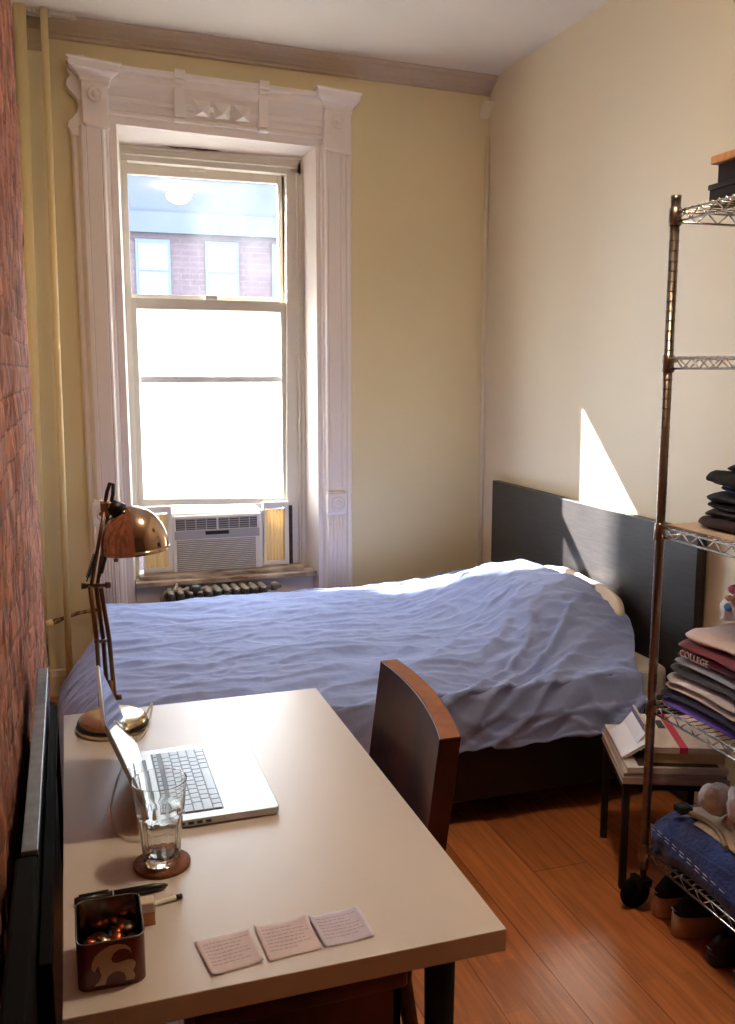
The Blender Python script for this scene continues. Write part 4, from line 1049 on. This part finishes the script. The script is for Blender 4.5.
crate_box(SX0+0.045, SX0+.32, 1.70, 2.035, z5+.098, .020, m_wb, 'thin pale wooden tray lying on the two black boxes', name='wooden_tray')
crate_box(SX0+0.075, SX0+.29, 1.70, 1.985, z5+.119, .020, mat('purple_brown_book', (86, 50, 50), .5), 'dark reddish book sandwiched between two pale wooden trays', name='hardcover_book')
crate_box(SX0+0.065, SX0+.30, 1.69, 1.970, z5+.140, .022, m_wb, 'pale wooden box above the reddish book', name='wooden_box')
crate_box(SX0+0.075, SX0+.29, 1.69, 1.955, z5+.163, .022, m_wb, 'small pale wooden box topping the pile on the top shelf', name='wooden_box')

# bottom shelf: jeans, white shirt, belt, socks
m_denim = cloth('blue_denim', (38, 60, 130), (20, 32, 84), var=.6, vs=7, bump=.5, bs=90)
jn = garment(SX0-.020, SX0+.34, 1.60, 2.092, .211, .130, m_denim, 'folded blue jeans with double seam on the lowest shelf', 51, arch=.02, name='folded_jeans', wr=.22)
mb = MB()
for dz in (0, .010):
    pts = [Vector((SX0-.026, 2.045-.032*k, .300-.0035*k+dz)) for k in range(0, 11)]
    for p, q in zip(pts, pts[1:]): mb.tube([p, p.lerp(q, .55)], .0012, 5)
mb.build('seam_stitching', mat('pale_thread', (170, 170, 190), .8), jn)
garment(SX0+.04, SX0+.34, 1.58, 2.04, .335, .022, cloth('beige_cotton', (196, 176, 150), var=.2), 'beige folded shirt lying across the blue jeans', 52, arch=.012)
garment(SX0+.09, SX0+.36, 1.56, 1.93, .354, .028, cloth('offwhite_cotton', (216, 208, 204), var=.2), 'off-white folded shirt over the beige one', 53, arch=.010)
mb = MB(); mb.tube([Vector((SX0+.035+.03*sin(k*.3), 2.005-.018*k, .366-.0012*k)) for k in range(12)], .007, 8)
bl = tag(mb.build('rolled_belt', mat('tan_webbing', (150, 128, 98), .7)), 'tan webbing belt with a black buckle lying on the beige shirt', 'belt')
mb = MB(); mb.box((SX0+.018, 1.975, .358), (SX0+.06, 2.015, .382)); mb.build('buckle', m_black, bl, bevel=.008)
def sock(cx, cy, cz, r, label, s):
    mb = MB()
    def f(u, v):
        th = 2*pi*u; ph = pi*v; d = Vector((cos(th)*sin(ph), sin(th)*sin(ph), cos(ph)))
        k = 1+.20*fbm(d.x*.9+s, d.y*.9, d.z*.9, 1.0, 3); return Vector((cx, cy, cz))+Vector((d.x*r[0], d.y*r[1], d.z*r[2]))*k
    mb.grid(f, 48, 28); return tag(mb.build('white_sock', cloth('sock_cotton_%s' % s, (224, 216, 216), var=.12), None), label, 'sock')
sock(SX0+.11, 1.945, .412, (.045, .045, .045), 'crumpled white sock standing left of the rounder one on the lowest shelf', 1)
sock(SX0+.13, 1.855, .425, (.055, .055, .052), 'rounder white sock bundle on the lowest shelf', 2)
mb = MB(); mb.lathe([(0, 0), (.026, 0), (.028, .004), (.028, .085), (.018, .095), (.010, .10), (.010, .118), (0, .118)], (SX0+.30, 1.95, .355), n=24)
tag(mb.build('blue_bottle', mat('blue_bottle_plastic', (40, 86, 150), .3)), 'small blue plastic bottle behind the white socks on the lowest shelf', 'bottle')

# ------------------------------------------------------------------ shoes under the shelf
def shoe(cx, cy, rot, label, m_up, m_so, name, so_h=.045, sc=1.0):
    t = thing(name, (cx, cy, 0), label, 'shoe')
    L_, W_h, W_t = .28*sc, .036*sc, .048*sc
    def outline(k, ins=0):
        a = 2*pi*k; c_ = cos(a); s_ = sin(a)
        x = L_/2*math.copysign(abs(c_)**.75, c_); wd = W_h+(W_t-W_h)*smooth(-.1, .09, x)
        return (x*(1-ins*2), (wd-ins*.5*.1)*math.copysign(abs(s_)**.7, s_)*(1-ins*2))
    n = 48
    mb = MB()
    pr = []
    for h, ins in ((0, .03), (.004, 0), (so_h, .0), (so_h+.003, .02)):
        pr.append([(*outline(k/n, ins), h) for k in range(n)])
    vs = [p for r in pr for p in r]; fs = [[i*n+k, i*n+(k+1) % n, (i+1)*n+(k+1) % n, (i+1)*n+k] for i in range(3) for k in range(n)]
    fs += [list(range(n))[::-1], [3*n+k for k in range(n)]]
    mb.add(vs, fs, True); mb.build('sole', m_so, t, local=True)
    mb = MB(); pr = []
    for h, ins, in ((so_h-.004, .015), (so_h+.02, .02), (so_h+.045, .10), (so_h+.055, .17)):
        ring = []
        for k in range(n):
            x, y = outline(k/n, ins); top = 1-.62*smooth(-.02, .12, x)
            ring.append((x, y, so_h-.004+(h-so_h+.004)*top))
        pr.append(ring)
    pr.append([(p[0]*.85-.01, p[1]*.7, p[2]-.006) for p in pr[-1]]); pr.append([(p[0]*.82-.01, p[1]*.6, so_h+.004) for p in pr[-1]])
    vs = [p for r in pr for p in r]; fs = [[i*n+k, i*n+(k+1) % n, (i+1)*n+(k+1) % n, (i+1)*n+k] for i in range(len(pr)-1) for k in range(n)]
    fs += [[(len(pr)-1)*n+k for k in range(n)]]
    mb.add(vs, fs, True); mb.build('upper', m_up, t, local=True)
    mb = MB(); mb.tube([(-L_/2-.001, -.010, so_h+.018), (-L_/2-.004, 0, so_h+.020), (-L_/2-.001, .010, so_h+.018)], .0018, 6); mb.build('heel_stripe', m_acg, t, local=True)
    mb = MB()
    for q in range(4): mb.tube([(.015+.018*q, -.022, so_h+.047-.008*q), (.018+.018*q, 0, so_h+.055-.009*q), (.015+.018*q, .022, so_h+.047-.008*q)], .0022, 6)
    mb.build('laces', m_acg if so_h > .03 else m_shoed, t, local=True)
    t.rotation_euler.z = rot; return t
shoe(1.685, 2.085, R(4), 'black canvas sneaker with tan sole, next to the caster under the shelf', m_shoeb, m_shoew, 'sneaker', .062)
shoe(1.687, 1.975, R(-3), 'black canvas sneaker with tan sole, the nearer of the pair', m_shoeb, m_shoew, 'sneaker', .062, 1.05)
shoe(1.70, 1.85, R(2), 'dark brown leather shoe beside the tan-soled sneakers', m_shoed, m_shoed, 'leather_shoe', .03, 1.05)
shoe(1.70, 1.735, R(-2), 'dark brown leather shoe at the lower right edge of the picture', m_shoed, m_shoed, 'leather_shoe', .03, 1.05)

# ------------------------------------------------------------------ stool with magazines beside the bed
tb = thing('side_stool', (1.75, 2.38, 0), 'low dark wooden stool beside the bed, carrying the magazine pile', 'stool')
SA = R(-22); SCX, SCY, TZ = 1.733, 2.33, .343
def stl(u, v): return (SCX+u*cos(SA)-v*sin(SA), SCY+u*sin(SA)+v*cos(SA))
tb.location = (SCX, SCY, 0); tb.rotation_euler.z = SA
mb = MB(); mb.box((-.155, -.17, TZ-.02), (.155, .17, TZ)); mb.build('stool_top', m_table, tb, bevel=.003, local=True)
for u, v in ((-.14, -.155), (.14, -.155), (-.14, .155), (.14, .155)):
    mb = MB(); mb.box((u-.010, v-.010, 0), (u+.010, v+.010, TZ-.02)); mb.build('leg', m_table, tb, local=True)
m_page = mat('page_block', (214, 198, 180), .8, var=.2, vscale=4, stretch=(1, 1, 180))
def book(u0, u1, v0, v1, z0, h, rgb, label, rot=0, name='magazine', extra=None):
    x0, x1, y0, y1 = -(u1-u0)/2, (u1-u0)/2, -(v1-v0)/2, (v1-v0)/2
    cx, cy = stl((u0+u1)/2, (v0+v1)/2)
    t = thing(name, (cx, cy, z0), label, 'book' if name != 'magazine' else 'magazine', 'books and magazines on the stool')
    mb = MB(); mb.box((x0+.002, y0+.002, .001), (x1-.002, y1-.002, h-.001)); mb.build('pages', m_page, t, local=True)
    mc = mat('cover_'+label.split()[0]+label.split()[1], rgb, .4, var=.1, vscale=20)
    mb = MB(); mb.box((x0, y0, h-.0012), (x1, y1, h)); mb.box((x0, y0, 0), (x1, y1, .0012)); mb.box((x0, y0, 0), (x1, y0+.0015, h)); mb.build('cover', mc, t, local=True)
    for (a0, a1, b0, b1, c3, nm) in (extra or []):
        mb = MB(); mb.box((x0+(x1-x0)*a0, y0+(y1-y0)*b0, h-.0005), (x0+(x1-x0)*a1, y0+(y1-y0)*b1, h+.0004))
        if b0 == 0: mb.box((x0+(x1-x0)*a0, y0-.0004, 0), (x0+(x1-x0)*a1, y0+.0004, h))
        mb.build(nm, mat(nm+label.split()[0], c3, .5), t, local=True)
    t.rotation_euler.z = SA+rot; return t
z = TZ+.001
book(-.156, .156, -.176, .176, z, .020, (196, 172, 158), 'pinkish beige magazine at the very bottom of the pile', R(0)); z += .021
book(-.150, .150, -.172, .17, z, .010, (176, 160, 146), 'greyish magazine second from the bottom of the pile', R(-1)); z += .011
book(-.146, .150, -.170, .17, z, .018, (222, 210, 200), 'white glossy magazine with a dark photo strip on its cover', R(1), extra=[(.12, .92, .04, .55, (52, 44, 40), 'cover_photo'), (.1, .35, .7, .95, (150, 100, 70), 'cover_corner')]); z += .0195
book(-.06, .15, -.135, .13, z, .034, (206, 182, 136), 'thick cream yellow book in the middle of the pile', R(1), name='paperback_book'); z += .035
book(-.065, .155, -.145, .13, z, .018, (218, 200, 186), 'pale book with a red ribbon stripe on the cover', R(0), name='paperback_book', extra=[(.36, .47, 0, 1, (196, 40, 70), 'red_stripe'), (.24, .34, .55, .8, (30, 34, 36), 'dark_print')]); z += .019
def leaf(u, v, z0, w, d, h, tilt, rgb, label):
    x, y = stl(u, v)
    t = thing('booklet', (x, y, z0), label, 'booklet', 'white booklets beside the books')
    mb = MB(); mb.box((-w, -d/2, 0), (0, d/2, h)); mb.build('pages', m_page, t, local=True)
    mb = MB(); mb.box((-w-.0005, -d/2-.0005, h), (0, d/2, h+.0012)); mb.box((-w-.0005, -d/2-.0005, -.001), (0, d/2, 0)); mb.build('cover', mat('leaf_cover_'+label.split()[0], rgb, .5), t, local=True)
    t.rotation_euler = (0, tilt, SA); return t
zb3 = TZ+.0525
leaf(-.070, -.01, zb3+.048, .088, .21, .007, R(-33), (226, 224, 230), 'glossy white booklet slanting against the books on the stool')
leaf(-.070, .01, zb3+.066, .082, .19, .006, R(-53), (214, 210, 220), 'white stapled booklet leaning higher than the glossy one')
leaf(-.066, .03, zb3+.088, .086, .17, .006, R(-84), (130, 116, 150), 'upright lilac booklet beside the shelf post')

# ------------------------------------------------------------------ ceiling lamp (seen mirrored in the upper glass)
cl_ = thing('ceiling_light', (.95, 1.50, zc(.95)-.14), 'warm bowl-shaped ceiling light in the middle of the room', 'ceiling light')
zz = zc(.95)-.045; k = .62
mb = MB(); mb.lathe([(r*k, h*k) for r, h in [(.0, -.16), (.05, -.155), (.10, -.135), (.145, -.095), (.165, -.05), (.168, -.045), (.16, -.045), (.14, -.09), (.10, -.125), (.0, -.15)]], (.95, 1.50, zz), n=40)
mb.build('glass_bowl', mat_emit('lit_bowl', (1.0, .80, .56), LAMP*8.5), cl_)
mb = MB(); mb.lathe([(0, .047), (.05, .047), (.05, .03), (.010, .02), (.010, -.09), (0, -.10)], (.95, 1.50, zz), n=24); mb.build('ceiling_rose', m_basem, cl_)
